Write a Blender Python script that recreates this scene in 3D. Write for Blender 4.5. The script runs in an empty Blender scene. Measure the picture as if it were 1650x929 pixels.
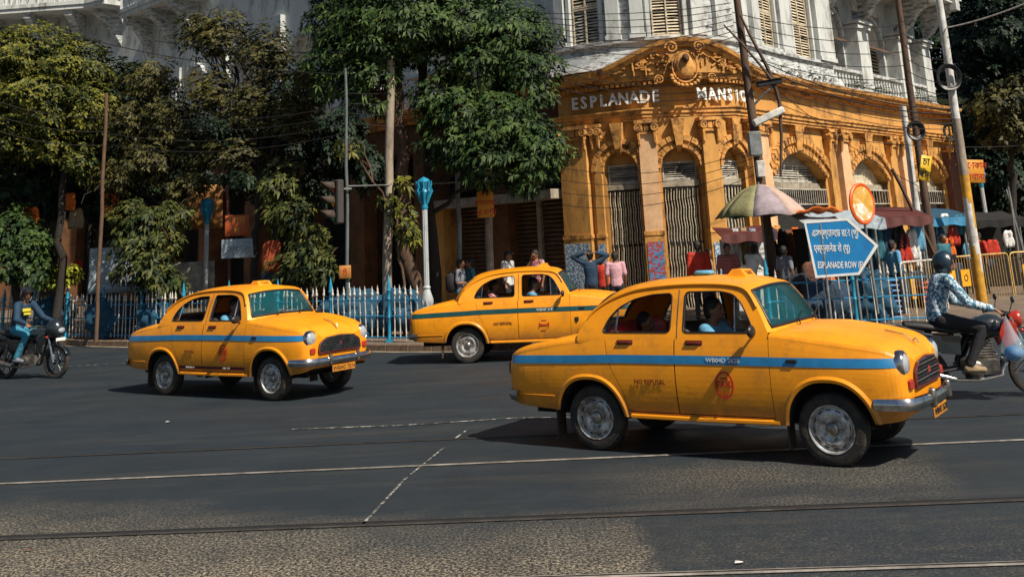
import bpy, bmesh, math, random
import numpy as np
from mathutils import Vector, Matrix, Euler
from mathutils.geometry import tessellate_polygon
random.seed(7); RS = np.random.RandomState(11)
R = math.radians; PI = math.pi
scene = bpy.context.scene
COL = scene.collection

# ------------------------------------------------------------------ camera
CH, CF, CPITCH, CROLL = 2.07, 1700.0, 0.246, -0.050
CPX, CPY = 825.0, -30.6
cam_d = bpy.data.cameras.new('camera'); cam = bpy.data.objects.new('camera', cam_d); COL.objects.link(cam)
cam_d.sensor_width = 36.0; cam_d.lens = 36.0 * CF / 1650.0
cam_d.shift_y = (CPY - 464.5) / 1650.0
cam_d.clip_start = 0.1; cam_d.clip_end = 2000
_fw = Vector((0, math.cos(CPITCH), math.sin(CPITCH))); _r0 = Vector((1, 0, 0)); _u0 = _r0.cross(_fw)
_r = _r0 * math.cos(CROLL) + _u0 * math.sin(CROLL); _u = _u0 * math.cos(CROLL) - _r0 * math.sin(CROLL)
M = Matrix((( _r.x, _u.x, -_fw.x, 0), (_r.y, _u.y, -_fw.y, 0), (_r.z, _u.z, -_fw.z, CH), (0, 0, 0, 1)))
cam.matrix_world = M
scene.camera = cam

# ------------------------------------------------------------------ light
SUN_EL = R(48); SX, SY = 0.70, -0.714
world = bpy.data.worlds.new('World'); scene.world = world; world.use_nodes = True
wn = world.node_tree; bgn = wn.nodes['Background']
sky = wn.nodes.new('ShaderNodeTexSky'); sky.sky_type = 'NISHITA'; sky.sun_disc = False
sky.sun_elevation = SUN_EL; sky.sun_rotation = math.atan2(SX, SY); sky.air_density = 1.2; sky.dust_density = 1.5; sky.ozone_density = 2.0
wn.links.new(sky.outputs[0], bgn.inputs[0]); bgn.inputs[1].default_value = 0.05
sun_d = bpy.data.lights.new('sun', 'SUN'); sun_d.energy = 4.9; sun_d.angle = R(0.5); sun_d.color = (1.0, 0.90, 0.76)
sun = bpy.data.objects.new('sun', sun_d); COL.objects.link(sun)
sv = Vector((SX * math.cos(SUN_EL), SY * math.cos(SUN_EL), math.sin(SUN_EL)))
sun.rotation_euler = sv.to_track_quat('Z', 'Y').to_euler(); sun.location = (10, -10, 20)
scene.view_settings.view_transform = 'Standard'; scene.view_settings.look = 'None'
scene.view_settings.exposure = 0.40; scene.view_settings.gamma = 1.0
scene.cycles.max_bounces = 6; scene.cycles.transparent_max_bounces = 16
scene.cycles.sample_clamp_indirect = 4.0

# ------------------------------------------------------------------ helpers
def ray(px, py):
    return _r * (px - CPX) - _u * (py - CPY) + _fw * CF
def at(px, py, Y):                     # the world point seen at a photo pixel, at distance Y
    d = ray(px, py); return Vector((0, 0, CH)) + d * (Y / d.y)
def gnd(px, py, z=0.0):
    d = ray(px, py); return Vector((0, 0, CH)) + d * ((z - CH) / d.z)

def tag(o, label=None, cat=None, group=None, kind=None):
    if label: o['label'] = label
    if cat: o['category'] = cat
    if group: o['group'] = group
    if kind: o['kind'] = kind
    return o
def empty(name, loc=(0, 0, 0), rz=0.0, label=None, cat=None, group=None):
    o = bpy.data.objects.new(name, None); COL.objects.link(o); o.location = loc; o.rotation_euler = (0, 0, rz)
    o.empty_display_size = 0.2
    return tag(o, label, cat, group)
def dupe(o, parent=None):
    c = o.copy(); COL.objects.link(c)
    if parent is not None: c.parent = parent
    for ch in list(o.children): dupe(ch, c)
    return c

class MB:
    def __init__(s): s.v = []; s.f = []; s.m = []
    def add(s, vs, fs, m=0):
        b = len(s.v); s.v.extend([tuple(map(float, v)) for v in vs])
        for f in fs: s.f.append(tuple(b + i for i in f)); s.m.append(m)
        return s
    def box(s, x0, x1, y0, y1, z0, z1, m=0, T=None):
        vs = [(x, y, z) for z in (z0, z1) for y in (y0, y1) for x in (x0, x1)]
        if T is not None: vs = [T @ Vector(v) for v in vs]
        return s.add(vs, [(0, 2, 3, 1), (4, 5, 7, 6), (0, 1, 5, 4), (2, 6, 7, 3), (0, 4, 6, 2), (1, 3, 7, 5)], m)
    def cbox(s, c, d, m=0, T=None):
        return s.box(c[0]-d[0]/2, c[0]+d[0]/2, c[1]-d[1]/2, c[1]+d[1]/2, c[2]-d[2]/2, c[2]+d[2]/2, m, T)
    def rbox(s, x0, x1, y0, y1, z0, z1, b=0.02, m=0, T=None):      # chamfered box
        b = min(b, (x1-x0)/2.01, (y1-y0)/2.01, (z1-z0)/2.01)
        vs = []; 
        for (zz, i) in ((z0, b), (z0 + b, 0), (z1 - b, 0), (z1, b)):
            for (x, y) in ((x0+b+i*.7, y0+i), (x1-b-i*.7, y0+i), (x1-i, y0+b+i*.7), (x1-i, y1-b-i*.7), (x1-b-i*.7, y1-i), (x0+b+i*.7, y1-i), (x0+i, y1-b-i*.7), (x0+i, y0+b+i*.7)):
                vs.append((x, y, zz))
        if T is not None: vs = [T @ Vector(v) for v in vs]
        fs = [tuple(range(7, -1, -1)), tuple(range(24, 32))]
        for k in range(3):
            for i in range(8):
                j = (i+1) % 8; fs.append((k*8+i, k*8+j, k*8+8+j, k*8+8+i))
        return s.add(vs, fs, m)
    def tube(s, pts, r, n=8, m=0, caps=True, flat=1.0):
        P = [Vector(p) for p in pts]; N = len(P)
        rr = r if isinstance(r, (list, tuple)) else [r] * N
        vs = []; ref = None
        for i, p in enumerate(P):
            t = (P[min(i+1, N-1)] - P[max(i-1, 0)])
            if t.length < 1e-9: t = Vector((0, 0, 1))
            t.normalize()
            if ref is None:
                ref = Vector((0, 0, 1)) if abs(t.z) < 0.9 else Vector((1, 0, 0))
            a = ref - t * ref.dot(t)
            if a.length < 1e-6: a = t.orthogonal()
            a.normalize(); b = t.cross(a); ref = a
            for k in range(n):
                q = 2 * PI * k / n
                vs.append(p + a * (rr[i] * math.cos(q)) + b * (rr[i] * flat * math.sin(q)))
        fs = []
        for i in range(N-1):
            for k in range(n):
                j = (k+1) % n; fs.append((i*n+k, i*n+j, i*n+n+j, i*n+n+k))
        if caps: fs += [tuple(range(n-1, -1, -1)), tuple(range((N-1)*n, N*n))]
        return s.add(vs, fs, m)
    def lathe(s, prof, n=16, T=None, m=0, caps=True):      # profile (r, z) about z
        vs = []; fs = []
        for (r, z) in prof:
            for k in range(n):
                q = 2*PI*k/n; v = Vector((r*math.cos(q), r*math.sin(q), z)); vs.append(T @ v if T is not None else v)
        for i in range(len(prof)-1):
            for k in range(n):
                j = (k+1) % n; fs.append((i*n+k, i*n+j, i*n+n+j, i*n+n+k))
        if caps and prof[0][0] > 1e-4: fs.append(tuple(range(n-1, -1, -1)))
        if caps and prof[-1][0] > 1e-4: fs.append(tuple(range((len(prof)-1)*n, len(prof)*n)))
        return s.add(vs, fs, m)
    def grid(s, P, m=0, flip=False):            # P[i][j] points
        nu, nv = len(P), len(P[0]); vs = [p for row in P for p in row]; fs = []
        for i in range(nu-1):
            for j in range(nv-1):
                f = (i*nv+j, i*nv+nv+j, i*nv+nv+j+1, i*nv+j+1); fs.append(f[::-1] if flip else f)
        return s.add(vs, fs, m)
    def ell(s, c, r, m=0, nu=12, nv=8, T=None):
        vs = []; fs = []; c = Vector(c)
        for i in range(nv+1):
            a = PI*i/nv
            for k in range(nu):
                q = 2*PI*k/nu; v = Vector((r[0]*math.sin(a)*math.cos(q), r[1]*math.sin(a)*math.sin(q), -r[2]*math.cos(a)))
                if T is not None: v = T @ v
                vs.append(c+v)
        for i in range(nv):
            for k in range(nu):
                j = (k+1) % nu; fs.append((i*nu+k, i*nu+j, i*nu+nu+j, i*nu+nu+k))
        return s.add(vs, fs, m)
    def cap(s, p0, p1, r0, r1, m=0, n=10):      # tapered capsule
        p0, p1 = Vector(p0), Vector(p1); d = p1-p0; L = max(d.length, 1e-5); d /= L
        st = [(p0-d*r0*.98, r0*.2), (p0-d*r0*.7, r0*.71), (p0-d*r0*.3, r0*.95)]
        st += [(p0+(p1-p0)*t, r0+(r1-r0)*t) for t in (0, .33, .67, 1)]
        st += [(p1+d*r1*.3, r1*.95), (p1+d*r1*.7, r1*.71), (p1+d*r1*.98, r1*.2)]
        return s.tube([a for a, b in st], [b for a, b in st], n, m)
    def extr(s, poly, h, T, m=0, holes=()):     # polygon in local xy extruded along z 0..h through T, holes allowed
        loops = [poly] + list(holes); flatp = [p for l in loops for p in l]
        tr = tessellate_polygon([[Vector((p[0], p[1], 0)) for p in l] for l in loops])
        n = len(flatp); vs = [T @ Vector((p[0], p[1], 0)) for p in flatp] + [T @ Vector((p[0], p[1], h)) for p in flatp]
        fs = [tuple(t) for t in tr] + [tuple(n+i for i in reversed(t)) for t in tr]
        b = 0
        for l in loops:
            k = len(l)
            for i in range(k): j = (i+1) % k; fs.append((b+i, b+j, n+b+j, n+b+i))
            b += k
        return s.add(vs, fs, m)
    def build(s, name, mats, parent=None, smooth=None, loc=None, fix=True):
        me = bpy.data.meshes.new(name); me.from_pydata(s.v, [], s.f)
        mats = mats if isinstance(mats, (list, tuple)) else [mats]
        for mt in mats: me.materials.append(mt)
        if len(mats) > 1: me.polygons.foreach_set('material_index', s.m)
        if fix:
            bm = bmesh.new(); bm.from_mesh(me); bmesh.ops.recalc_face_normals(bm, faces=bm.faces); bm.to_mesh(me); bm.free()
        if smooth:
            me.polygons.foreach_set('use_smooth', [True]*len(me.polygons))
            me.set_sharp_from_angle(angle=R(smooth))
        me.update()
        o = bpy.data.objects.new(name, me); COL.objects.link(o)
        if parent is not None: o.parent = parent
        if loc is not None: o.location = loc
        return o
def part(name, me, mats=None, parent=None, loc=None, rot=None):   # another object on shared mesh data
    o = bpy.data.objects.new(name, me); COL.objects.link(o)
    if parent is not None: o.parent = parent
    if loc is not None: o.location = loc
    if rot is not None: o.rotation_euler = rot
    return o
def frame(o, x, y, z):
    x, y, z, o = Vector(x), Vector(y), Vector(z), Vector(o)
    return Matrix(((x.x, y.x, z.x, o.x), (x.y, y.y, z.y, o.y), (x.z, y.z, z.z, o.z), (0, 0, 0, 1)))
def text(body, size, T, mat, parent, name='lettering', ext=0.004, align='CENTER', sx=1.0, bold=0.0):
    c = bpy.data.curves.new(name, 'FONT'); c.body = body; c.size = size; c.extrude = ext; c.align_x = align; c.align_y = 'CENTER'
    c.offset = bold; c.resolution_u = 2
    t = bpy.data.objects.new('tmp', c); COL.objects.link(t); me = bpy.data.meshes.new_from_object(t); me.name = name
    bpy.data.objects.remove(t); bpy.data.curves.remove(c); me.materials.clear(); me.materials.append(mat)
    o = bpy.data.objects.new(name, me); COL.objects.link(o)
    if parent is not None: o.parent = parent
    o.matrix_local = T @ Matrix.Diagonal((sx, 1, 1, 1))
    return o

# ------------------------------------------------------------------ materials
def mat(name, c, rough=0.6, var=0.25, scale=8.0, bump=0.0, bscale=None, metal=0.0, coat=0.0, dirt=None, dscale=1.5, damt=0.5, spec=0.5, hue=None, trans=0.0, stretch=(1, 1, 1), dthr=(0.45, 0.7)):
    m = bpy.data.materials.new(name); m.use_nodes = True; nt = m.node_tree; L = nt.links; N = nt.nodes
    b = N['Principled BSDF']; b.inputs['Roughness'].default_value = rough; b.inputs['Metallic'].default_value = metal
    b.inputs['Coat Weight'].default_value = coat; b.inputs['Coat Roughness'].default_value = 0.08; b.inputs['Specular IOR Level'].default_value = spec
    if trans: b.inputs['Transmission Weight'].default_value = trans
    tc = N.new('ShaderNodeTexCoord'); mp = N.new('ShaderNodeMapping'); mp.inputs['Scale'].default_value = stretch
    L.new(tc.outputs['Object'], mp.inputs[0])
    nz = N.new('ShaderNodeTexNoise'); nz.inputs['Scale'].default_value = scale; nz.inputs['Detail'].default_value = 5; nz.inputs['Roughness'].default_value = .65
    L.new(mp.outputs[0], nz.inputs['Vector'])
    rp = N.new('ShaderNodeValToRGB'); rp.color_ramp.elements[0].position = .3; rp.color_ramp.elements[1].position = .7
    lo = [max(0, x*(1-var)) for x in c[:3]]; hi = [min(1, x*(1+var)) for x in c[:3]]
    if hue: hi = list(hue)
    rp.color_ramp.elements[0].color = (*lo, 1); rp.color_ramp.elements[1].color = (*hi, 1)
    L.new(nz.outputs['Fac'], rp.inputs[0]); out = rp.outputs[0]
    if dirt is not None:
        n2 = N.new('ShaderNodeTexNoise'); n2.inputs['Scale'].default_value = dscale; n2.inputs['Detail'].default_value = 8; n2.inputs['Roughness'].default_value = .75
        L.new(mp.outputs[0], n2.inputs['Vector'])
        r2 = N.new('ShaderNodeMapRange'); r2.inputs[1].default_value = dthr[0]; r2.inputs[2].default_value = dthr[1]; r2.inputs[4].default_value = damt; r2.clamp = True
        L.new(n2.outputs['Fac'], r2.inputs[0])
        mx = N.new('ShaderNodeMix'); mx.data_type = 'RGBA'; L.new(r2.outputs[0], mx.inputs[0]); L.new(out, mx.inputs[6]); mx.inputs[7].default_value = (*dirt, 1); out = mx.outputs[2]
    L.new(out, b.inputs['Base Color'])
    if bump:
        n3 = N.new('ShaderNodeTexNoise'); n3.inputs['Scale'].default_value = bscale or scale*4; n3.inputs['Detail'].default_value = 6
        L.new(mp.outputs[0], n3.inputs['Vector'])
        bp = N.new('ShaderNodeBump'); bp.inputs['Strength'].default_value = min(1, bump); bp.inputs['Distance'].default_value = .02*max(1, bump)
        L.new(n3.outputs['Fac'], bp.inputs['Height']); L.new(bp.outputs[0], b.inputs['Normal'])
    return m
def glass(name, tint, rough=.03, alpha=.35):
    m = bpy.data.materials.new(name); m.use_nodes = True; nt = m.node_tree; N = nt.nodes; L = nt.links
    b = N['Principled BSDF']; b.inputs['Base Color'].default_value = (*tint, 1); b.inputs['Roughness'].default_value = rough
    b.inputs['Alpha'].default_value = alpha; b.inputs['Specular IOR Level'].default_value = .9
    nz = N.new('ShaderNodeTexNoise'); nz.inputs['Scale'].default_value = 3; tc = N.new('ShaderNodeTexCoord'); L.new(tc.outputs['Object'], nz.inputs['Vector'])
    mr = N.new('ShaderNodeMapRange'); mr.inputs[3].default_value = alpha*.7; mr.inputs[4].default_value = min(1, alpha*1.4); L.new(nz.outputs['Fac'], mr.inputs[0]); L.new(mr.outputs[0], b.inputs['Alpha'])
    return m

YEL = mat('taxi_yellow', (.80, .292, .004), .42, .10, 1.8, bump=.30, bscale=2.8, coat=.15, dirt=(.30, .12, .02), dscale=4, damt=.50, dthr=(.50, .72))
def low_dust(m, z0=.36, z1=.62, col=(.20, .10, .035), amt=.75):       # road dust thrown up on the lowest part of the body
    nt = m.node_tree; N = nt.nodes; L = nt.links; b = N['Principled BSDF']; src = b.inputs['Base Color'].links[0].from_socket
    tc = N.new('ShaderNodeTexCoord'); sp = N.new('ShaderNodeSeparateXYZ'); L.new(tc.outputs['Object'], sp.inputs[0]); nz = N.new('ShaderNodeTexNoise'); nz.inputs['Scale'].default_value = 5; nz.inputs['Detail'].default_value = 8; nz.inputs['Roughness'].default_value = .75; L.new(tc.outputs['Object'], nz.inputs['Vector'])
    ad = N.new('ShaderNodeMath'); ad.operation = 'MULTIPLY_ADD'; L.new(nz.outputs['Fac'], ad.inputs[0]); ad.inputs[1].default_value = .5; L.new(sp.outputs[2], ad.inputs[2])
    mr = N.new('ShaderNodeMapRange'); mr.inputs[1].default_value = z1+.25; mr.inputs[2].default_value = z0+.22; mr.inputs[4].default_value = amt; L.new(ad.outputs[0], mr.inputs[0])
    mx = N.new('ShaderNodeMix'); mx.data_type = 'RGBA'; L.new(mr.outputs[0], mx.inputs[0]); L.new(src, mx.inputs[6]); mx.inputs[7].default_value = (*col, 1); L.new(mx.outputs[2], b.inputs['Base Color'])
low_dust(YEL)
YEL2 = mat('taxi_trim_yellow', (.74, .27, .008), .42, .12, 6, coat=.2)
BLUE_ST = mat('stripe_blue', (.016, .17, .38), .4, .15, 9)
GREEN_ST = mat('stripe_dark_green', (.006, .06, .065), .4, .2, 9)
DARK = mat('underside_black', (.006, .006, .006), .9, .3)
RUB = mat('tyre_rubber', (.018, .017, .016), .85, .35, 14, bump=.3, bscale=60, dirt=(.10, .075, .05), dscale=7, damt=.5)
RUBT = mat('window_rubber', (.008, .008, .009), .5, .3)
RIM = mat('wheel_silver', (.60, .62, .62), .38, .3, 10, metal=.5, dirt=(.13, .08, .045), dscale=9, damt=.9, dthr=(.40, .62))
CHR = mat('chrome', (.62, .62, .62), .16, .25, 6, metal=1.0, dirt=(.12, .08, .05), dscale=8, damt=.75)
DCHR = mat('dull_chrome', (.34, .31, .28), .35, .4, 12, metal=.9, dirt=(.05, .04, .03), dscale=9, damt=.6)
RED = mat('badge_red', (.45, .022, .012), .45, .2)
DKRED = mat('trim_dark_red', (.10, .010, .008), .5, .3)
LENS = mat('lamp_lens', (.34, .37, .40), .08, .2, 20, coat=1)
REDL = mat('red_lens', (.38, .03, .012), .2, .3, 30, coat=.6)
SEATM = mat('seat_vinyl', (.03, .022, .018), .6, .4)
SEATR = mat('seat_cover_red', (.45, .02, .015), .7, .3, 5)
GLS = glass('side_glass', (.02, .05, .06), alpha=.16)
WGLS = glass('windscreen_teal', (.010, .11, .13), alpha=.42)
BLK = mat('black_plastic', (.012, .012, .013), .4, .3)
WHT = mat('white_paint', (.75, .75, .72), .5, .1)
SKIN = mat('skin_brown', (.20, .085, .040), .55, .15, 20)
HAIR = mat('hair_black', (.008, .006, .005), .55, .3, 60, bump=.6, bscale=120)
EYE = mat('eye_dark', (.01, .01, .01), .2, .1)
# ------------------------------------------------------------------ taxi
def lerp_tab(tab, x):
    return float(np.interp(x, [t[0] for t in tab], [t[1] for t in tab]))
def smooth_tab(tab, x):
    xs = [t[0] for t in tab]; ys = [t[1] for t in tab]
    if x <= xs[0]: return ys[0]
    if x >= xs[-1]: return ys[-1]
    i = max(k for k in range(len(xs)) if xs[k] <= x); i = min(i, len(xs)-2)
    def sl(k):
        if k == 0: return (ys[1]-ys[0])/(xs[1]-xs[0])
        if k == len(xs)-1: return (ys[-1]-ys[-2])/(xs[-1]-xs[-2])
        a = (ys[k]-ys[k-1])/(xs[k]-xs[k-1]); b = (ys[k+1]-ys[k])/(xs[k+1]-xs[k])
        return 0 if a*b <= 0 else 2*a*b/(a+b)
    h = xs[i+1]-xs[i]; t = (x-xs[i])/h
    return (2*t**3-3*t*t+1)*ys[i]+(t**3-2*t*t+t)*h*sl(i)+(-2*t**3+3*t*t)*ys[i+1]+(t**3-t*t)*h*sl(i+1)
T_W = [(-1.13, .56), (-1.09, .64), (-1.0, .70), (-.8, .745), (-.4, .79), (0, .81), (.4, .815), (1.2, .82), (2.0, .82), (2.5, .81), (2.8, .785), (3.0, .745), (3.1, .70), (3.155, .63), (3.17, .58)]
T_SH = [(-1.13, .84), (-1.08, .90), (-.95, .95), (-.7, .995), (-.3, 1.055), (.1, 1.105), (.5, 1.12), (2.0, 1.13), (2.15, 1.11), (2.5, 1.06), (2.8, 1.02), (3.0, .985), (3.08, .95), (3.14, .90), (3.17, .87)]
T_TOP = [(-1.13, .84), (-1.1, .90), (-1.0, .965), (-.8, 1.03), (-.5, 1.09), (-.2, 1.14), (.1, 1.16), (2.0, 1.20), (2.2, 1.195), (2.5, 1.165), (2.8, 1.11), (3.0, 1.055), (3.08, 1.01), (3.14, .95), (3.17, .90)]
T_BOT = [(-1.13, .50), (-1.08, .44), (-.9, .405), (-.5, .385), (.5, .345), (2.0, .34), (2.7, .37), (2.95, .385), (3.1, .41), (3.17, .45)]
def warp(X, z):
    A = float(np.interp(z, [.38, .6, .85, 1.12], [.10, .05, -.09, -.15]))
    return X + A * math.exp(-((X-.33)/.24)**2)
def arch_z(x):
    best = 0
    for (c, rx, top) in ((-.02, .395, .705), (2.478, .40, .735)):
        q = (x-c)/rx
        if abs(q) < 1: best = max(best, .30+(top-.30)*(1-abs(q)**2.4)**.5)
    return best
def ybody(X, z):
    W = smooth_tab(T_W, X); zs = smooth_tab(T_SH, X)
    if z > .74: t = min(1, (z-.74)/max(zs-.74, .02)); y = W-(.055+.0*t)*t**2.2
    else: y = W-.055*((.74-z)/.38)**2
    return y
def half_section(X):
    zb0 = smooth_tab(T_BOT, X); zs = smooth_tab(T_SH, X); zt = smooth_tab(T_TOP, X)
    pts = []
    K = 14
    for k in range(K+1):
        u = k/K; z = zb0+(zs-.03-zb0)*u
        x = warp(X, z); za = arch_z(x)
        if za > z: pts.append(None); continue
        pts.append((x, ybody(X, z), z))
    # arch crossing: move the lowest valid point down to the arch edge
    first = next(i for i, p in enumerate(pts) if p is not None)
    if first > 0:
        z = arch_z(X); x = X
        for _ in range(4): z = arch_z(warp(X, z))
        for i in range(first): pts[i] = (warp(X, z), ybody(X, z), z)
    return pts, zs, zt
def top_curve(X, zs, zt, n=12):
    y0 = ybody(X, zs-.03); pts = []
    front = max(0, min(1, (X-2.0)/.35)); rear = max(0, min(1, (-.1-X)/.3))
    for k in range(1, n+1):
        a = k/n*PI/2; q = math.cos(a)**.72
        z = zs-.03+.03*min(1, k/2.)+(zt-zs)*(1-q**2.6)**.75
        z += front*(.030*math.exp(-((q-.80)/.13)**2)-.022*math.exp(-((q-.60)/.10)**2))
        z += rear*(.022*math.exp(-((q-.85)/.12)**2)-.015*math.exp(-((q-.66)/.10)**2))
        pts.append((X, y0*q if k < n else 0.0, z))
    return pts
XB, XH, XD = .985, 1.965, .33
GUT = [(-.15, 1.085), (-.12, 1.17), (-.04, 1.29), (.08, 1.395), (.25, 1.485), (.5, 1.56), (.8, 1.592), (1.1, 1.604), (1.4, 1.598), (1.6, 1.578), (1.71, 1.545), (1.77, 1.49), (1.835, 1.39), (1.90, 1.27), (1.955, 1.155)]
CEN = [(-.30, 1.10), (-.25, 1.20), (-.15, 1.34), (-.01, 1.47), (.16, 1.57), (.42, 1.63), (.76, 1.662), (1.1, 1.672), (1.42, 1.664), (1.64, 1.642), (1.76, 1.60), (1.85, 1.525), (1.93, 1.41), (2.01, 1.29), (2.08, 1.185)]
def yt(z): return .765-.19*max(0, (z-1.08)/.52)**1.15
def resample(poly, n):
    P = np.array(poly, float)
    # catmull densify then even arc length
    out = []
    for i in range(len(P)-1):
        p0 = P[max(i-1, 0)]; p1 = P[i]; p2 = P[i+1]; p3 = P[min(i+2, len(P)-1)]
        for t in np.linspace(0, 1, 8, endpoint=False):
            out.append(.5*((2*p1)+(-p0+p2)*t+(2*p0-5*p1+4*p2-p3)*t*t+(-p0+3*p1-3*p2+p3)*t**3))
    out.append(P[-1]); out = np.array(out); s = np.r_[0, np.cumsum(np.linalg.norm(np.diff(out, axis=0), axis=1))]
    q = np.linspace(0, s[-1], n); return np.stack([np.interp(q, s, out[:, k]) for k in range(out.shape[1])], 1)

def rounded(poly, r=.03, n=4):
    out = []; k = len(poly)
    for i in range(k):
        p = Vector(poly[i]); a = Vector(poly[i-1]); b = Vector(poly[(i+1) % k])
        d0 = (a-p); d1 = (b-p); rr = min(r, d0.length*.45, d1.length*.45); q0 = p+d0.normalized()*rr; q1 = p+d1.normalized()*rr
        for j in range(n+1):
            t = j/n; out.append(tuple(q0*(1-t)**2+p*2*t*(1-t)+q1*t*t))
    return out

def make_taxi(root, stripe, sill_stripe=False, number='WB04D 2628', plate='WB04D 2628', badge_full=True, refusal='NO REFUSAL', red_grille=False):
    # --- body shell by stations
    xs = list(np.concatenate([[-1.13, -1.115, -1.09, -1.05], np.arange(-1.0, -.45, .08), np.arange(-.42, .42, .03), np.arange(.45, 1.95, .125), [XB, XD, XH], np.arange(2.02, 2.92, .03), [2.94, 2.98, 3.02, 3.06, 3.09, 3.12, 3.14, 3.155, 3.17]]))
    xs = sorted(set(round(float(x), 4) for x in xs))
    xs = [x for i, x in enumerate(xs) if not any(abs(x-s) < .012 and x != s for s in (XB, XD, XH))]
    secs = {x: half_section(x) for x in xs}
    body = MB(); door = {}
    K = 15
    for sgn in (-1, 1):
        for i in range(len(xs)-1):
            xa, xb = xs[i], xs[i+1]; A = secs[xa][0]; B = secs[xb][0]
            isdoor = XD-1e-6 <= xa and xb <= XH+1e-6
            for k in range(K-1):
                q = [A[k], B[k], B[k+1], A[k+1]]
                if abs(A[k][2]-A[k+1][2]) < 1e-5 and abs(B[k][2]-B[k+1][2]) < 1e-5: continue
                tgt = body
                if isdoor and k >= 1:
                    key = ('rear' if xa < XB-1e-6 else 'front', sgn); tgt = door.setdefault(key, MB())
                    q = [list(p) for p in q]
                    for (pi, xx, s2) in ((0, xa, 1), (3, xa, 1), (1, xb, -1), (2, xb, -1)):
                        if min(abs(xx-XD), abs(xx-XB), abs(xx-XH)) < 1e-6: q[pi][0] += .005*s2
                    if k == 1: q[0][2] += .008; q[1][2] += .008
                tgt.add([(p[0], p[1]*sgn, p[2]) for p in q], [(0, 1, 2, 3)])
    # top skins (bonnet side / boot side) and belt ledge
    def topskin(xr, name):
        g = MB()
        rows = []
        for x in xr:
            pts, zs, zt = secs[x]; half = [pts[-1]]+top_curve(x, zs, zt)
            rows.append([(p[0], -p[1], p[2]) for p in half]+[(p[0], p[1], p[2]) for p in half[::-1][1:]])
        g.grid(rows); return g, rows
    fr = [x for x in xs if x >= XH-1e-6]; rr_ = [x for x in xs if x <= .14]
    g1, rows1 = topskin(fr, 'b'); g2, rows2 = topskin(rr_, 'b')
    # bonnet = central columns
    bon = MB(); bt = MB()
    def split(rows, c0, c1, keep, other, xmin, xmax):
        for i in range(len(rows)-1):
            for j in range(len(rows[0])-1):
                t = keep if (c0 <= j < c1 and rows[i][j][0] >= xmin and rows[i+1][j][0] <= xmax) else other
                t.add([rows[i][j], rows[i+1][j], rows[i+1][j+1], rows[i][j+1]], [(0, 1, 2, 3)])
    n = len(rows1[0]); split(rows1, 4, n-5, bon, body, 2.1, 3.13)
    split(rows2, 4, n-5, bt, body, -1.12, -.40)
    # front and rear end caps
    for (x, rows, s2) in ((3.17, rows1[-1], 1), (-1.13, rows2[0], -1)):
        pts = secs[x][0]; loop = [(p[0], -p[1], p[2]) for p in pts]+rows[1:-1]+[(p[0], p[1], p[2]) for p in pts[::-1]]
        c = (x+.012*s2, 0, (pts[0][2]+.9)/2); m = len(loop)
        body.add(loop+[c], [(i, (i+1) % m, m) for i in range(m)])
    # wheel-arch lips and wells
    for (c, rx, top, xa, xb) in ((-.02, .395, .705, -.42, .38), (2.478, .40, .735, 2.08, 2.88)):
        for sgn in (-1, 1):
            row0 = []; row1 = []; row2 = []; well = []
            for t in np.linspace(0, 1, 25):
                a = PI*(1-t); x = c+rx*math.cos(a)*.999; z = max(arch_z(x), smooth_tab(T_BOT, x)-.0)
                X = x
                y = ybody(X, max(z, .36)); nx, nz = math.cos(a), math.sin(a)
                row0.append((x+nx*.055, (y-.004)*sgn, z+nz*.055+.0)); row1.append((x+nx*.022, (y+.018)*sgn, z+nz*.022)); row2.append((x-nx*.006, (y+.010)*sgn, z-nz*.006)); well.append([(x-nx*.002, (y+.004)*sgn, z), (x-nx*.0, .50*sgn, z)])
            body.grid([row0, row1, row2, [w[0] for w in well]])
            body.grid(well, 1)
            body.add([(w[1][0], w[1][1]-.001*sgn, w[1][2]) for w in well]+[(c, .5*sgn, .3)], [(i, i+1, 25) for i in range(24)], 1)
    # floor pan, firewalls, door backing
    body.box(-1.05, 3.05, -.50, .50, .40, .43, 1); body.box(.36, 2.02, -.76, .76, .40, .42, 1)
    body.box(.36, 2.05, -.775, -.735, .42, 1.06, 1); body.box(.36, 2.05, .735, .775, .42, 1.06, 1)
    body.box(2.04, 2.06, -.76, .76, .42, 1.12, 1); body.box(-.30, -.28, -.60, .60, .45, 1.08, 1)
    # cowl / parcel shelf
    body.build('body', [YEL, DARK], root, 35)
    bon2 = bon.build('bonnet', YEL, root, 50); bt.build('boot_lid', YEL, root, 50)
    for (w, sgn), mb in door.items():
        d = mb.build('door', YEL, root, 50)
        hx = .22+XD-.02 if w == 'rear' else 1.19; hx = .42 if w == 'rear' else 1.19
        h = MB(); y = ybody(hx, 1.05)
        h.rbox(hx-.075, hx+.085, (y+.012)*sgn-.012, (y+.012)*sgn+.016, 1.05, 1.072, .008); h.rbox(hx-.085, hx+.10, y*sgn-.008, y*sgn+.010, 1.035, 1.085, .008)
        h.build('door_handle', DKRED, d, 40)
    # --- cabin
    n = 61; G = resample(GUT, n); Cn = resample(CEN, n); NV = 20
    roof = MB(); ws = MB(); rw = MB(); rub = MB(); wsr = []; 
    P = []
    for i in range(n):
        gx, gz = G[i]; cx, cz = Cn[i]; y0 = yt(gz); row = []
        for j in range(NV+1):
            s = -1+2*j/NV; e = 1-abs(s)**2.6
            row.append((gx+(cx-gx)*e, y0*s*(1+.02*(1-abs(s))), gz+(cz-gz)*(1-abs(s)**2.3)))
        P.append(row)
    i_ws0 = next(i for i in range(n) if G[i][0] > 1.725 or (G[i][0] > 1.5 and G[i][1] < 1.53)); i_rw0, i_rw1 = 3, next(i for i in range(n) if G[i][1] > 1.44)
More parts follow.
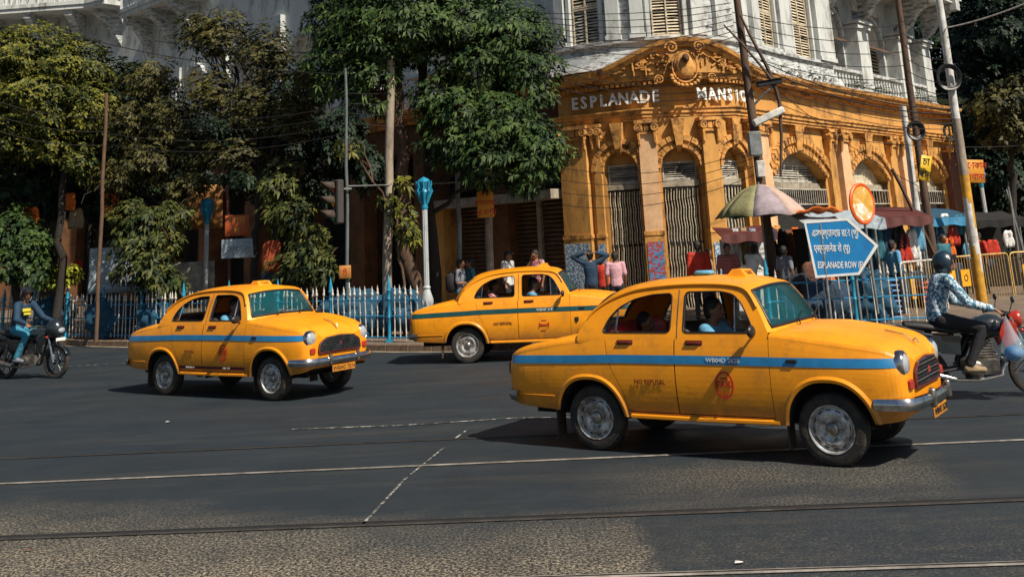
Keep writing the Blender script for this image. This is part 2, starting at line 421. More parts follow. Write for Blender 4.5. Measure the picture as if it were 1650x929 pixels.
    for i in range(n-1):
        for j in range(NV):
            q = [P[i][j], P[i+1][j], P[i+1][j+1], P[i][j+1]]
            if i_ws0 <= i < n-2 and 1 <= j < NV-1: t = ws
            elif i_rw0 <= i < i_rw1 and 4 <= j < NV-4: t = rw
            else: t = roof
            t.add(q, [(0, 1, 2, 3)])
    # rubber seals round the screens
    def seal(i0, i1, j0, j1):
        path = [P[i0][j] for j in range(j0, j1+1)]+[P[i][j1] for i in range(i0+1, i1+1)]+[P[i1][j] for j in range(j1-1, j0-1, -1)]+[P[i][j0] for i in range(i1-1, i0, -1)]
        path.append(path[0]); rub.tube(path, .017, 6)
    seal(i_ws0, n-2, 1, NV-1); seal(i_rw0, i_rw1, 4, NV-4)
    # side frames with window openings
    belt = [(x, smooth_tab(T_SH, x)-.035) for x in np.linspace(1.955, -.12, 14)]
    for sgn in (-1, 1):
        outer = [tuple(p) for p in G]+[tuple(b) for b in belt]
        rwp = rounded([(.155, 1.158), (.93, 1.158), (.93, 1.525), (.70, 1.515), (.50, 1.475), (.33, 1.395), (.22, 1.29)], .05)
        fwp = rounded([(1.075, 1.158), (1.815, 1.158), (1.765, 1.27), (1.68, 1.42), (1.59, 1.505), (1.45, 1.535), (1.075, 1.535)], .045)
        tr = tessellate_polygon([[Vector((p[0], p[1], 0)) for p in l] for l in (outer, rwp, fwp)])
        allp = outer+rwp+fwp
        fl = .012
        roof.add([(p[0], (yt(p[1])-.0)*sgn, p[1]) for p in allp], [tuple(t) for t in tr])
        for hp, m_ in ((rwp, 0), (fwp, 0)):
            k = len(hp)
            for i in range(k):
                a, b = hp[i], hp[(i+1) % k]
                roof.add([(a[0], yt(a[1])*sgn, a[1]), (b[0], yt(b[1])*sgn, b[1]), (b[0], (yt(b[1])-.045)*sgn, b[1]), (a[0], (yt(a[1])-.045)*sgn, a[1])], [(0, 1, 2, 3)], 1)
            rub.tube([(p[0], (yt(p[1])+.002)*sgn, p[1]) for p in hp]+[(hp[0][0], (yt(hp[0][1])+.002)*sgn, hp[0][1])], .008, 5)
        # drip rail
        roof.tube([(p[0], (yt(p[1])+.010)*sgn, p[1]+.004) for p in G[6:-6]], .013, 6)
        # door frame seam between the windows
        rub.tube([(XB+.02, (yt(z)+.001)*sgn, z) for z in (1.10, 1.25, 1.4, 1.56)], .005, 4)
        # quarter light bars, glass
        br = MB(); br.tube([(.30, (yt(1.16)-.02)*sgn, 1.16), (.315, (yt(1.37)-.02)*sgn, 1.38)], .011, 6); br.build('window_bar', CHR, root, 40)
        br = MB(); br.tube([(1.615, (yt(1.16)-.02)*sgn, 1.16), (1.60, (yt(1.5)-.02)*sgn, 1.505)], .011, 6); br.build('window_bar', CHR, root, 40)
        for poly in ([(.16, 1.16), (.305, 1.16), (.31, 1.375), (.22, 1.29)], [(1.61, 1.16), (1.81, 1.16), (1.76, 1.27), (1.68, 1.42), (1.605, 1.49)]):
            gq = MB(); gq.add([(p[0], (yt(p[1])-.02)*sgn, p[1]) for p in poly], [tuple(range(len(poly)))]); gq.build('quarter_glass', GLS, root)
    roof.build('roof', [YEL, RUBT], root, 40)
    ws.build('windscreen', WGLS, root, 60); rw.build('rear_window', WGLS, root, 60); rub.build('window_seal', RUBT, root, 60)
    # wipers
    for y in (-.30, .18):
        w = MB(); w.tube([(2.13, y, 1.205), (2.075, y+.12, 1.24), (2.02, y+.42, 1.30)], .007, 5); w.build('wiper', BLK, root)
    # --- stripe
    for sgn in (-1, 1):
        st = MB(); rows = []
        for x in np.linspace(-1.105, 3.10, 84):
            zc = lerp_tab([(-1.1, .868), (-.5, .885), (.4, .905), (1.2, .907), (2.2, .900), (3.1, .893)], x)
            rows.append([(warp(x, z), (ybody(x, z)+.006)*sgn, z) for z in (zc-.040, zc-.013, zc+.013, zc+.040)])
        st.grid(rows); st.build('stripe', stripe, root, 60)
        if sill_stripe:
            st = MB(); rows = []
            for x in np.linspace(.42, 1.95, 20): rows.append([(x, (ybody(x, z)+.006)*sgn, z) for z in (.435, .475)])
            st.grid(rows); st.build('sill_stripe', DKRED, root)
        sil = MB(); sil.tube([(.45, .775*sgn, .36), (1.2, .782*sgn, .355), (2.0, .775*sgn, .36)], .022, 6, flat=.8); sil.build('sill', YEL2, root, 50)
        # boot side moulding line
        mo = MB(); mo.tube([(x, (ybody(x, .52)+.004)*sgn, .52) for x in np.linspace(-1.08, -.46, 8)], .006, 5); mo.build('moulding', YEL2, root)
        mi = MB(); mi.tube([(1.80, -.79*-sgn*-1 if False else .74*sgn, 1.12), (1.83, .86*sgn, 1.14)], .012, 5); mi.ell((1.85, .90*sgn, 1.18), (.035, .085, .06), 0, 10, 6)
        mi.build('mirror', BLK, root, 50)
        ind = MB(); ind.rbox(2.13, 2.24, (.822)*sgn-.012, .822*sgn+.012, .895, .925, .008); ind.build('side_indicator', BLK, root)
        for (x, z0) in ((-.50, .10), (2.03, .11)):
            mf = MB(); mf.box(x-.008, x+.008, .60*sgn-.07, .60*sgn+.10, z0, .45); mf.build('mudflap', mat_flap, root)
    # --- writing
    y = -(ybody(1.5, .68)+.006)
    Tt = lambda x, z, yy=0: frame((x, -(ybody(x, z)+.008+yy), z), (1, 0, 0), (0, 0, 1), (0, -1, 0))
    if number: text(number, .062, Tt(1.50, .905, .004), WHT if badge_full else WHT, root, 'number', .001)
    if refusal: text(refusal, .060, Tt(.70, .69), DKRED, root, 'lettering', .001, bold=.001)
    if badge_full:
        bd = MB()
        ring = [(math.cos(a), math.sin(a)) for a in np.linspace(0, 2*PI, 28, endpoint=False)]
        bd.extr([(p[0]*.095, p[1]*.125) for p in ring], .004, Tt(1.50, .685), 0, [[(p[0]*.078, p[1]*.107) for p in ring]])
        bd.build('badge', RED, root)
        text('TAXI', .080, Tt(1.50, .690), RED, root, 'badge_text', .002, bold=.002)
        text('2', .05, Tt(1.50, .615), RED, root, 'badge_text', .002); 
        dsh = MB(); dsh.box(-.04, .04, -.008, .008, 0, .004, 0, Tt(1.50, .745)); dsh.build('badge_bar', RED, root)
    else:
        bd = MB()
        for (dx, dz, w, h) in ((0, .075, .10, .012), (0, -.075, .10, .012), (-.085, 0, .014, .09), (.085, 0, .014, .09), (0, 0, .13, .035)):
            bd.box(dx-w/2, dx+w/2, dz-h/2, dz+h/2, 0, .003, 0, Tt(1.47, .64))
        bd.build('badge', RED, root); text('TAXI', .036, Tt(1.47, .64, .004), YEL2, root, 'badge_text', .001)
        b2 = MB(); b2.extr([(-.035, .05), (.035, .05), (.035, -.01), (0, -.05), (-.035, -.01)], .004, Tt(2.08, .70)); b2.build('sticker', BLK, root)
    if sill_stripe:
        text('AVAILABLE 24', .034, Tt(.70, .455, .004), WHT, root, 'lettering', .001); text('CALL TAXI', .034, Tt(1.55, .455, .004), WHT, root, 'lettering', .001)
    # --- wheels
    for (wx, sg) in ((0, -1), (0, 1), (2.464, -1), (2.464, 1)):
        T = frame((wx, .655*sg, .318), (1, 0, 0), (0, 0, 1), (0, sg, 0))
        wh = MB(); wh.lathe([(.205, -.075), (.26, -.085), (.300, -.078), (.314, -.055), (.318, -.02), (.318, .02), (.314, .055), (.300, .078), (.26, .088), (.222, .082), (.205, .06)], 40, T, 0, False)
        for k in range(48):
            a = 2*PI*k/48
            wh.box(-.004, .004, -.052, .052, .312, .3215, 0, T @ Matrix.Rotation(a, 4, 'Z') @ Matrix(((1, 0, 0, 0), (0, 0, 1, 0), (0, -1, 0, 0), (0, 0, 0, 1))))
        wo = wh.build('wheel', RUB, root, 35)
        rm = MB(); rm.lathe([(.214, .080), (.210, .086), (.200, .082), (.194, .055), (.182, .042), (.170, .045), (.150, .062), (.125, .066), (.105, .055), (.080, .040), (.045, .042), (.0, .044)], 36, T, 0, False)
        rm.lathe([(.206, -.07), (.200, .05)], 36, T, 0, False)
        rm.build('rim', RIM, wo, 40)
        sl = MB()
        for k in range(12):
            a = 2*PI*k/12+.1; c, s = math.cos(a), math.sin(a)
            sl.box(-.022, .022, -.007, .007, 0, .002, 0, T @ frame((.165*c, .165*s, .052), (-s, c, 0), (c, s, .5), (0, -.2, 1)))
        tag(sl.build('rim_slots', BLK, wo), kind='stuff')
        hc = MB(); hc.lathe([(.062, .040), (.060, .060), (.048, .076), (.025, .084), (0, .086)], 20, T)
        for k in range(5):
            a = 2*PI*k/5; hc.lathe([(.010, .04), (.010, .062), (0, .064)], 6, T @ Matrix.Translation((.085*math.cos(a), .085*math.sin(a), 0)))
        hc.build('hubcap', DCHR, wo, 50)
    ax = MB(); ax.tube([(0, -.6, .318), (0, .6, .318)], .04, 8); ax.ell((0, 0, .318), (.13, .12, .12)); ax.tube([(2.464, -.6, .30), (2.464, .6, .30)], .035, 8); ax.tube([(-1.0, .3, .30), (-.3, .3, .26), (1.9, .25, .28)], .03, 8)
    ax.box(-.9, 2.9, -.42, -.36, .30, .40); ax.box(-.9, 2.9, .36, .42, .30, .40); ax.build('chassis', DARK, root)
    # --- front
    for sg in (-1, 1):
        T = frame((3.085, .565*sg, .872), (0, 1, 0), (0, 0, 1), (1, 0, 0))
        hl = MB(); hl.lathe([(.118, -.10), (.122, .02), (.118, .055), (.100, .072), (.092, .064)], 28, T)
        ho = hl.build('headlight', CHR, root, 40)
        ln = MB(); ln.lathe([(.095, .062), (.085, .078), (.055, .092), (.0, .098)], 24, T); ln.build('lens', LENS, ho, 60)
        ti = MB(); ti.rbox(3.135, 3.20, .565*sg-.05, .565*sg+.05, .655, .745, .015); ti.build('turn_light', REDL, root, 40)
    gp = rounded([(-.46, .655), (.46, .655), (.43, .80), (.30, .860), (0, .885), (-.30, .860), (-.43, .80)], .04)
    gr = MB(); Tg = frame((3.17, 0, 0), (0, 1, 0), (0, 0, 1), (1, 0, 0))
    gr.extr(gp, .015, Tg); go = gr.build('grille', BLK, root)
    gf = MB(); gf.tube([(3.195, p[0], p[1]) for p in gp]+[(3.195, *gp[0])], .014, 6); gf.build('grille_frame', DKRED, go, 50)
    slm = None
    for k in range(7):
        z = .678+k*.031; w = .44-.0*k if z < .79 else .44-(z-.79)*1.6
        sb = MB(); sb.tube([(3.20, -w, z), (3.212, -w*.5, z+.006), (3.216, 0, z+.009), (3.212, w*.5, z+.006), (3.20, w, z)], (.0115 if red_grille else .0095), 6); sb.build('grille_bar', CHR if red_grille or k % 2 == 0 else DCHR, go, 50)
    eb = MB(); eb.rbox(3.20, 3.225, -.03, .03, .74, .80, .01); eb.build('emblem', DKRED if red_grille else REDL, go)
    nb = MB(); nb.tube([(2.85, 0, 1.115), (3.02, 0, 1.075), (3.12, 0, 1.0)], .008, 5); nb.tube([(3.10, 0, 1.02), (3.13, 0, 1.045), (3.15, 0, 1.0)], .010, 5); nb.build('bonnet_trim', CHR, root)
    def bumper(x0, sg, wid, z, wrap):
        b = MB(); pts = [(x0-wrap*sg, -wid-.03, z), (x0-.10*sg, -wid, z), (x0-.02*sg, -wid*.8, z), (x0+.03*sg, -wid*.4, z), (x0+.04*sg, 0, z)]
        pts += [(p[0], -p[1], p[2]) for p in pts[-2::-1]]
        rows = []
        pp = resample(pts, 31)
        for i, p in enumerate(pp):
            a = pp[max(i-1, 0)]; c = pp[min(i+1, 30)]; t = Vector(c)-Vector(a); t.normalize(); nrm = Vector((t.y, -t.x, 0))*sg
            if (nrm.x*sg) < 0 and abs(nrm.x) > .3: nrm = -nrm
            rows.append([(p[0]+nrm.x*d, p[1]+nrm.y*d, z+h) for (d, h) in ((-.02, -.055), (.012, -.05), (.03, -.02), (.034, 0), (.03, .02), (.012, .05), (-.02, .055))])
        b.grid(rows); bo = b.build('bumper', CHR if sg > 0 else DCHR, root, 50)
        for y_ in (-.30, .30):
            o = MB(); o.rbox(x0+.045*sg-.03, x0+.045*sg+.035, y_-.025, y_+.025, z-.07, z+.10, .02); o.build('overrider', DCHR, bo, 50)
        return bo
    bumper(3.24, 1, .72, .545, .36); bumper(-1.15, -1, .68, .50, .20)
    pl = MB(); pl.rbox(3.255, 3.27, -.24, .26, .37, .47, .006); po = pl.build('number_plate', YEL, root)
    text(plate, .085, frame((3.273, .01, .42), (0, 1, 0), (0, 0, 1), (1, 0, 0)), BLK, po, 'plate_text', .001)
    for sg in (-1, 1):
        tl = MB(); tl.rbox(-1.142, -1.10, .57*sg-.035, .57*sg+.035, .70, .83, .015); tl.build('tail_light', DKRED, root)
    # --- roof sign
    rs = MB(); rs.add([(1.34, -.15, 1.660), (1.56, -.15, 1.645), (1.56, .15, 1.645), (1.34, .15, 1.660), (1.40, -.13, 1.728), (1.50, -.13, 1.722), (1.50, .13, 1.722), (1.40, .13, 1.728)], [(0, 3, 2, 1), (4, 5, 6, 7), (0, 1, 5, 4), (1, 2, 6, 5), (2, 3, 7, 6), (3, 0, 4, 7)])
    ro = rs.build('roof_sign', YEL, root); text('TAXI', .07, frame((1.535, 0, 1.688), (0, 1, 0), (-.55, 0, .83), (.83, 0, .55)), DKRED, ro, 'sign_text', .001)
    # --- inside
    for (x, m_) in ((.30, SEATR if refusal == 'NO REFUSAL' and badge_full else SEATM), (1.10, SEATM)):
        s = MB(); s.rbox(x+.05, x+.50, -.60, .60, .45, .80, .06); s.rbox(x-.10, x+.10, -.60, .60, .60, 1.22, .07, 0, frame((0, 0, 0), (1, 0, 0), (0, 1, 0), (-.12, 0, 1)) if True else None)
        s.build('seat', m_, root, 50)
    ds = MB(); ds.rbox(1.86, 2.10, -.68, .68, .92, 1.14, .04); ds.build('dashboard', BLK, root, 50)
    sw = MB(); c = Vector((1.72, -.36, 1.10)); ringp = [c+Vector((.07*math.sin(a)*1.0, .19*math.cos(a), .18*math.sin(a)*1.0)) for a in np.linspace(0, 2*PI, 25)]
    sw.tube(ringp, .012, 6); sw.tube([c, (1.95, -.36, 1.02)], .02, 6); sw.tube([ringp[0], c, ringp[12]], .009, 5); sw.build('steering_wheel', BLK, root, 50)
    hl = MB(); hl.grid([[(G[i][0], (yt(G[i][1])-.05)*s, G[i][1]-.03) for s in (-1, -.5, 0, .5, 1)] for i in range(14, 46)]); hl.build('headlining', SEATM, root)
    return root
mat_flap = mat('mudflap_rubber', (.05, .035, .025), .8, .4)
TAX = [
 ((1.034, 12.29), -.577, BLUE_ST, dict(), 'large yellow taxi nearest the camera, blue side stripe and red cloth on its rear seat'),
 ((-5.577, 18.797), -.586, BLUE_ST, dict(sill_stripe=True, number='', plate='WB04D 7074', refusal='REFUSAL', red_grille=True), 'yellow taxi showing its grille, with a blue stripe and a thin dark sill stripe'),
 ((-1.088, 21.509), -.114, GREEN_ST, dict(badge_full=False, refusal='NO REFUSAL', number='WB04F 3187'), 'yellow taxi with dark green stripe by the kerb, half hidden behind the foreground taxi')]
for (x, y), a, st, kw, lab in TAX:
    t = empty('taxi', (x, y, 0), a, lab, 'taxi', 'yellow taxis on the road')
    make_taxi(t, st, **kw)
# ------------------------------------------------------------------ ground
def road_mat():
    m = bpy.data.materials.new('asphalt_worn'); m.use_nodes = True; nt = m.node_tree; N = nt.nodes; L = nt.links; b = N['Principled BSDF']
    tc = N.new('ShaderNodeTexCoord'); P = tc.outputs['Object']
    def noise(s, d=6, r=.6, st=None):
        n = N.new('ShaderNodeTexNoise'); n.inputs['Scale'].default_value = s; n.inputs['Detail'].default_value = d; n.inputs['Roughness'].default_value = r
        if st:
            mp = N.new('ShaderNodeMapping'); mp.inputs['Scale'].default_value = st; L.new(P, mp.inputs[0]); L.new(mp.outputs[0], n.inputs['Vector'])
        else: L.new(P, n.inputs['Vector'])
        return n.outputs['Fac']
    def mr(a, lo, hi, o0=0, o1=1):
        k = N.new('ShaderNodeMapRange'); k.inputs[1].default_value = lo; k.inputs[2].default_value = hi; k.inputs[3].default_value = o0; k.inputs[4].default_value = o1; L.new(a, k.inputs[0]); return k.outputs[0]
    def mth(op, a, c):
        k = N.new('ShaderNodeMath'); k.operation = op
        for i, q in enumerate((a, c)):
            if isinstance(q, (int, float)): k.inputs[i].default_value = q
            else: L.new(q, k.inputs[i])
        return k.outputs[0]
    def mix(f, a, c):
        k = N.new('ShaderNodeMix'); k.data_type = 'RGBA'
        if isinstance(f, float): k.inputs[0].default_value = f
        else: L.new(f, k.inputs[0])
        for i, q in ((6, a), (7, c)):
            if isinstance(q, tuple): k.inputs[i].default_value = (*q, 1)
            else: L.new(q, k.inputs[i])
        return k.outputs[2]
    base = mix(mr(noise(.35, 4), .35, .65), (.0038, .0140, .0235), (.0095, .0160, .0215))
    base = mix(mth('MULTIPLY', mr(noise(38, 3, .7), .42, .72), .28), base, (.055, .055, .052))
    wear = mr(noise(.9, 8, .7, (.35, 2.6, 1)), .50, .72)
    base = mix(mth('MULTIPLY', wear, .5), base, (.055, .050, .042))
    # dusty aggregate showing through where trams and feet cross (nearer strip of the road)
    sx = N.new('ShaderNodeSeparateXYZ'); L.new(P, sx.inputs[0]); X, Y = sx.outputs[0], sx.outputs[1]
    nb = noise(.8, 6, .65)
    yy = mth('ADD', Y, mth('MULTIPLY', mth('SUBTRACT', nb, .5), 1.9))
    lim = mth('ADD', mr(X, -6, -1.2, 10.8, 8.95), 0)
    near = mr(mth('SUBTRACT', lim, yy), -.5, 1.2)
    dx = mth('ABSOLUTE', mth('SUBTRACT', X, 2.3), 0); patch2 = mth('MULTIPLY', mr(dx, 2.0, .8), mr(mth('ABSOLUTE', mth('SUBTRACT', yy, 10.1), 0), 1.1, .3))
    g = mth('MAXIMUM', near, mth('MULTIPLY', patch2, .42))
    # repaired darker asphalt, lower right and right edge
    jx = mth('ADD', X, mth('MULTIPLY', mth('SUBTRACT', noise(3.5, 6, .7), .5), .45)); jy = mth('ADD', Y, mth('MULTIPLY', mth('SUBTRACT', noise(2.5, 5, .7), .5), .10))
    rep1 = mth('MULTIPLY', mr(jx, .66, .80), mr(jy, 9.02, 8.94)); rep2 = mth('MULTIPLY', mr(mth('ADD', jx, mth('MULTIPLY', Y, -.20)), 1.45, 1.65), mr(jy, 11.2, 10.9))
    rep = mth('MAXIMUM', rep1, rep2)
    g = mth('MULTIPLY', g, mth('SUBTRACT', 1.0, mth('MULTIPLY', rep, mr(noise(6, 6, .75), .35, .7, 1.0, .70))))
    base = mix(mth('MULTIPLY', mr(noise(.55, 5, .7), .52, .66), .55), base, (.0030, .0070, .010))
    v = N.new('ShaderNodeTexVoronoi'); v.inputs['Scale'].default_value = 46; L.new(P, v.inputs['Vector'])
    spk = mth('MULTIPLY', mr(v.outputs['Distance'], .25, .60), 1.0)
    spk2 = mr(noise(40, 3, .8), .49, .55)
    agg = mix(spk2, (.010, .009, .007), (.40, .345, .25)); agg = mix(mth('MULTIPLY', spk, .5), agg, (.04, .035, .03))
    col = mix(mth('MULTIPLY', g, mr(noise(2.2, 8, .75), .25, .55, .45, 1)), base, agg)
    L.new(col, b.inputs['Base Color']); 
    rr = mr(noise(1.1, 5), .3, .7, .55, .85); L.new(rr, b.inputs['Roughness'])
    bp = N.new('ShaderNodeBump'); bp.inputs['Strength'].default_value = .45; bp.inputs['Distance'].default_value = .012; L.new(noise(90, 4, .7), bp.inputs['Height']); L.new(bp.outputs[0], b.inputs['Normal'])
    return m
ROADM = road_mat()
g = MB(); g.grid([[(x, y, 0) for y in (-60, 0, 10, 20, 40, 80, 400)] for x in (-300, -40, 0, 40, 300)]); ro = g.build('road', ROADM, fix=False)
tag(ro, 'dark worn asphalt road with a dusty strip near the tram rails', kind='structure')
if ro.data.polygons[0].normal.z < 0: ro.data.flip_normals()
# tram rails
RAILM = mat('rail_steel', (.42, .38, .33), .4, .4, 6, metal=.4, dirt=(.05, .045, .04), dscale=2, damt=.7)
GRV = mat('rail_groove', (.008, .009, .010), .8, .3)
RAILD = mat('rail_steel_dull', (.085, .075, .065), .5, .4, 6, metal=.4, dirt=(.02, .02, .02), dscale=2, damt=.8)
def rail(pts, w, lab, rm=None):
    xs = np.linspace(-14, 14, 57)
    co = np.polyfit([p[0] for p in pts], [p[1] for p in pts], 1)
    P = [(x, float(np.polyval(co, x))) for x in xs]
    m = MB(); m.grid([[(x, y-w/2, .009), (x, y+w/2, .009)] for x, y in P], 0)
    m.grid([[(x, y-w/2-.018, .008), (x, y-w/2, .013), (x, y-w/2+.012, .013)] for x, y in P], 1); m.grid([[(x, y+w/2-.012, .013), (x, y+w/2, .013), (x, y+w/2+.02, .008)] for x, y in P], 1)
    o = m.build('tram_rail', [GRV, rm or RAILM]); tag(o, lab, kind='structure')
rail([(-4.32, 9.25), (3.72, 8.87)], .11, 'black tram rail groove crossing the lower part of the road', RAILD)
rail([(-5.48, 11.52), (1.78, 11.10), (4.81, 11.2)], .022, 'thin pale tram rail passing under the foreground taxi')
rail([(1.09, 7.42), (3.01, 7.3)], .05, 'pale tram rail at the bottom right corner')
rail([(-5.2, 12.9), (5, 12.55)], .012, 'faint tram rail line in the mid road', RAILD)
PAINT = mat('road_paint_worn', (.50, .48, .42), .7, .2, 6, dirt=(.03, .034, .04), dscale=11, damt=1, dthr=(.38, .52))
def strip(pts, w, lab, z=.009):
    m = MB(); P = [Vector((p[0], p[1], z)) for p in pts]; rows = []
    for i, p in enumerate(P):
        t = (P[min(i+1, len(P)-1)]-P[max(i-1, 0)]).normalized(); n = Vector((-t.y, t.x, 0)); rows.append([p-n*w/2, p+n*w/2])
    m.grid(rows); o = m.build('road_marking', PAINT); tag(o, lab, kind='structure')
    if o.data.polygons[0].normal.z < 0: o.data.flip_normals()
def gp(*a): return [tuple(gnd(x, y)[:2]) for x, y in a]
strip(gp((470, 692), (640, 686), (830, 674), (1000, 671)), .05, 'worn white line left of the foreground taxi')
strip(gp((585, 845), (655, 770)), .026, 'thin pale diagonal line in the near road')
strip(gp((662, 765), (715, 722)), .022, 'thin pale diagonal line in the middle of the road')
strip(gp((732, 708), (757, 690)), .025, 'short pale diagonal dash in the middle of the road')
for i in range(9): strip(gp((95+i*14, 592-i*.9), (103+i*14, 591.3-i*.9)), .10, 'small white dash of the dotted lane line at the left')
# ---------------- pavement and kerb
KL = [(-30, 43.2), (-15.9, 32.9), (-12.96, 30.8), (-9.0, 28.0), (-5.0, 25.3), (-2.87, 23.9), (-1.0, 22.95), (1.0, 22.6), (4, 22.35), (8.5, 22.3), (11, 23.0), (14, 25), (30, 38)]
PAVM = mat('pavement_concrete', (.16, .12, .085), .85, .35, 3, bump=.3, bscale=30, dirt=(.05, .035, .025), dscale=2, damt=.7)
KERBM = mat('kerb_stone', (.17, .115, .075), .85, .3, 5, bump=.4, bscale=20, dirt=(.04, .028, .02), dscale=4, damt=.8)
pv = MB(); loop = [(x, y+.16, .146) for x, y in KL]+[(60, 120, .146), (-60, 120, .146)]
tr = tessellate_polygon([[Vector(p) for p in loop]]); pv.add(loop, [tuple(t) for t in tr]); po = pv.build('pavement', PAVM); tag(po, 'dusty raised pavement behind the railings', kind='structure')
if po.data.polygons[0].normal.z < 0: po.data.flip_normals()
def walk(path, step):
    P = np.array(path, float); s = np.r_[0, np.cumsum(np.linalg.norm(np.diff(P, axis=0), axis=1))]
    out = []
    for q in np.arange(0, s[-1]-step*.5, step):
        a = np.array([np.interp(q, s, P[:, k]) for k in (0, 1)]); b = np.array([np.interp(min(q+step, s[-1]), s, P[:, k]) for k in (0, 1)]); out.append((a, b))
    return out
kr = tag(empty('kerb', (0, 0, 0)), 'long brown stone kerb edging the pavement', kind='structure')
bm0 = MB(); bm0.rbox(.004, .596, 0, .17, -.02, .150, .015); k0 = bm0.build('kerb_stone', KERBM, kr, 40)
first = True
for a, b in walk(KL, .60):
    d = b-a; an = math.atan2(d[1], d[0])
    o = k0 if first else part('kerb_stone', k0.data, parent=kr); first = False
    o.location = (a[0], a[1], random.uniform(-.006, .004)); o.rotation_euler = (0, 0, an); o.scale = (np.linalg.norm(d)/.6, 1, 1)
SL = mat('gutter_dust', (.33, .27, .19), .9, .4, 4, dirt=(.05, .045, .04), dscale=3, damt=1)
m = MB(); rows = []
for i, (x, y) in enumerate(KL): rows.append([(x, y-.16-.05*math.sin(i*3), .005), (x, y-.01, .006)])
m.grid(rows); o = m.build('gutter', SL, fix=False); tag(o, 'pale dusty gutter strip along the kerb', kind='structure')
if o.data.polygons[0].normal.z < 0: o.data.flip_normals()
# ------------------------------------------------------------------ people
def cloth(name, c, **k):
    kw = dict(rough=.85, var=.3, scale=9, bump=.6, bscale=14); kw.update(k); return mat(name, c, **kw)
C_NAVY = cloth('cloth_navy', (.010, .035, .07)); C_RED = cloth('cloth_red', (.42, .025, .01)); C_MAROON = cloth('cloth_maroon', (.12, .012, .02))
C_WHITE = cloth('cloth_white', (.62, .62, .60)); C_PINK = cloth('cloth_pink', (.55, .30, .33)); C_TEAL = cloth('cloth_teal', (.02, .12, .16))
C_LBLUE = cloth('cloth_light_blue', (.10, .30, .46)); C_GREY = cloth('cloth_grey', (.16, .17, .20)); C_JEAN = cloth('denim', (.03, .20, .30)); C_DK = cloth('cloth_dark', (.012, .012, .016))
C_ORANGE = cloth('cloth_orange', (.60, .13, .012)); C_BROWN = cloth('cloth_brown', (.13, .05, .03)); C_KHAKI = cloth('cloth_khaki', (.28, .20, .11))
def pattern_cloth(name, a, b, kind='plaid', s=40):
    m = bpy.data.materials.new(name); m.use_nodes = True; nt = m.node_tree; N = nt.nodes; L = nt.links; bs = N['Principled BSDF']; bs.inputs['Roughness'].default_value = .85
    tc = N.new('ShaderNodeTexCoord'); 
    if kind == 'spots':
        v = N.new('ShaderNodeTexNoise'); v.inputs['Scale'].default_value = s; v.inputs['Detail'].default_value = 3; L.new(tc.outputs['Object'], v.inputs['Vector']); f = v.outputs['Fac']; lo, hi = .47, .53
    else:
        v = N.new('ShaderNodeTexWave'); v.inputs['Scale'].default_value = s; v.bands_direction = 'Z' if kind == 'hstripe' else 'Y'; v.inputs['Distortion'].default_value = .6; L.new(tc.outputs['Object'], v.inputs['Vector']); f = v.outputs['Fac']; lo, hi = .55, .8
    r = N.new('ShaderNodeMapRange'); r.inputs[1].default_value = lo; r.inputs[2].default_value = hi; L.new(f, r.inputs[0])
    x = N.new('ShaderNodeMix'); x.data_type = 'RGBA'; L.new(r.outputs[0], x.inputs[0]); x.inputs[6].default_value = (*a, 1); x.inputs[7].default_value = (*b, 1); L.new(x.outputs[2], bs.inputs['Base Color'])
    n = N.new('ShaderNodeTexNoise'); n.inputs['Scale'].default_value = 13; L.new(tc.outputs['Object'], n.inputs['Vector']); bp = N.new('ShaderNodeBump'); bp.inputs['Strength'].default_value = .7; bp.inputs['Distance'].default_value = .02; L.new(n.outputs['Fac'], bp.inputs['Height']); L.new(bp.outputs[0], bs.inputs['Normal'])
    return m
C_SPECK = pattern_cloth('cloth_blue_print', (.55, .62, .66), (.035, .16, .26), 'spots', 30)
C_STRIPE = pattern_cloth('cloth_maroon_stripe', (.14, .012, .022), (.50, .20, .16), 'hstripe', 9)
C_PSTR = pattern_cloth('cloth_pink_stripe', (.62, .36, .40), (.35, .16, .20), 'ystripe', 14)
C_PLAID = pattern_cloth('cloth_checked', (.30, .05, .05), (.40, .30, .32), 'spots', 22)

def V3(p): return Vector(p)
def loft_torso(mb, st, m=0, n=16):            # stations: centre, rx (depth), ry (width), forward vector
    vs = []; fs = []
    C = [V3(s[0]) for s in st]
    for i, s in enumerate(st):
        t = (C[min(i+1, len(C)-1)]-C[max(i-1, 0)]).normalized(); w = V3(s[3]) if len(s) > 3 else Vector((0, 1, 0)); w = (w-t*w.dot(t)).normalized(); d = w.cross(t)
        for k in range(n):
            q = 2*PI*k/n; vs.append(C[i]+d*(s[1]*math.cos(q))+w*(s[2]*math.sin(q)))
    for i in range(len(st)-1):
        for k in range(n): j = (k+1) % n; fs.append((i*n+k, i*n+j, i*n+n+j, i*n+n+k))
    fs += [tuple(range(n-1, -1, -1)), tuple(range((len(st)-1)*n, len(st)*n))]
    mb.add(vs, fs, m)
def remesh(o, vox, it=2):
    r = o.modifiers.new('fuse', 'REMESH'); r.mode = 'VOXEL'; r.voxel_size = vox; r.use_smooth_shade = True
    s = o.modifiers.new('soft', 'SMOOTH'); s.factor = .5; s.iterations = it
    dg = bpy.context.evaluated_depsgraph_get(); me = bpy.data.meshes.new_from_object(o.evaluated_get(dg)); old = o.data; o.modifiers.clear(); o.data = me; bpy.data.meshes.remove(old)
    me.polygons.foreach_set('use_smooth', [True]*len(me.polygons))
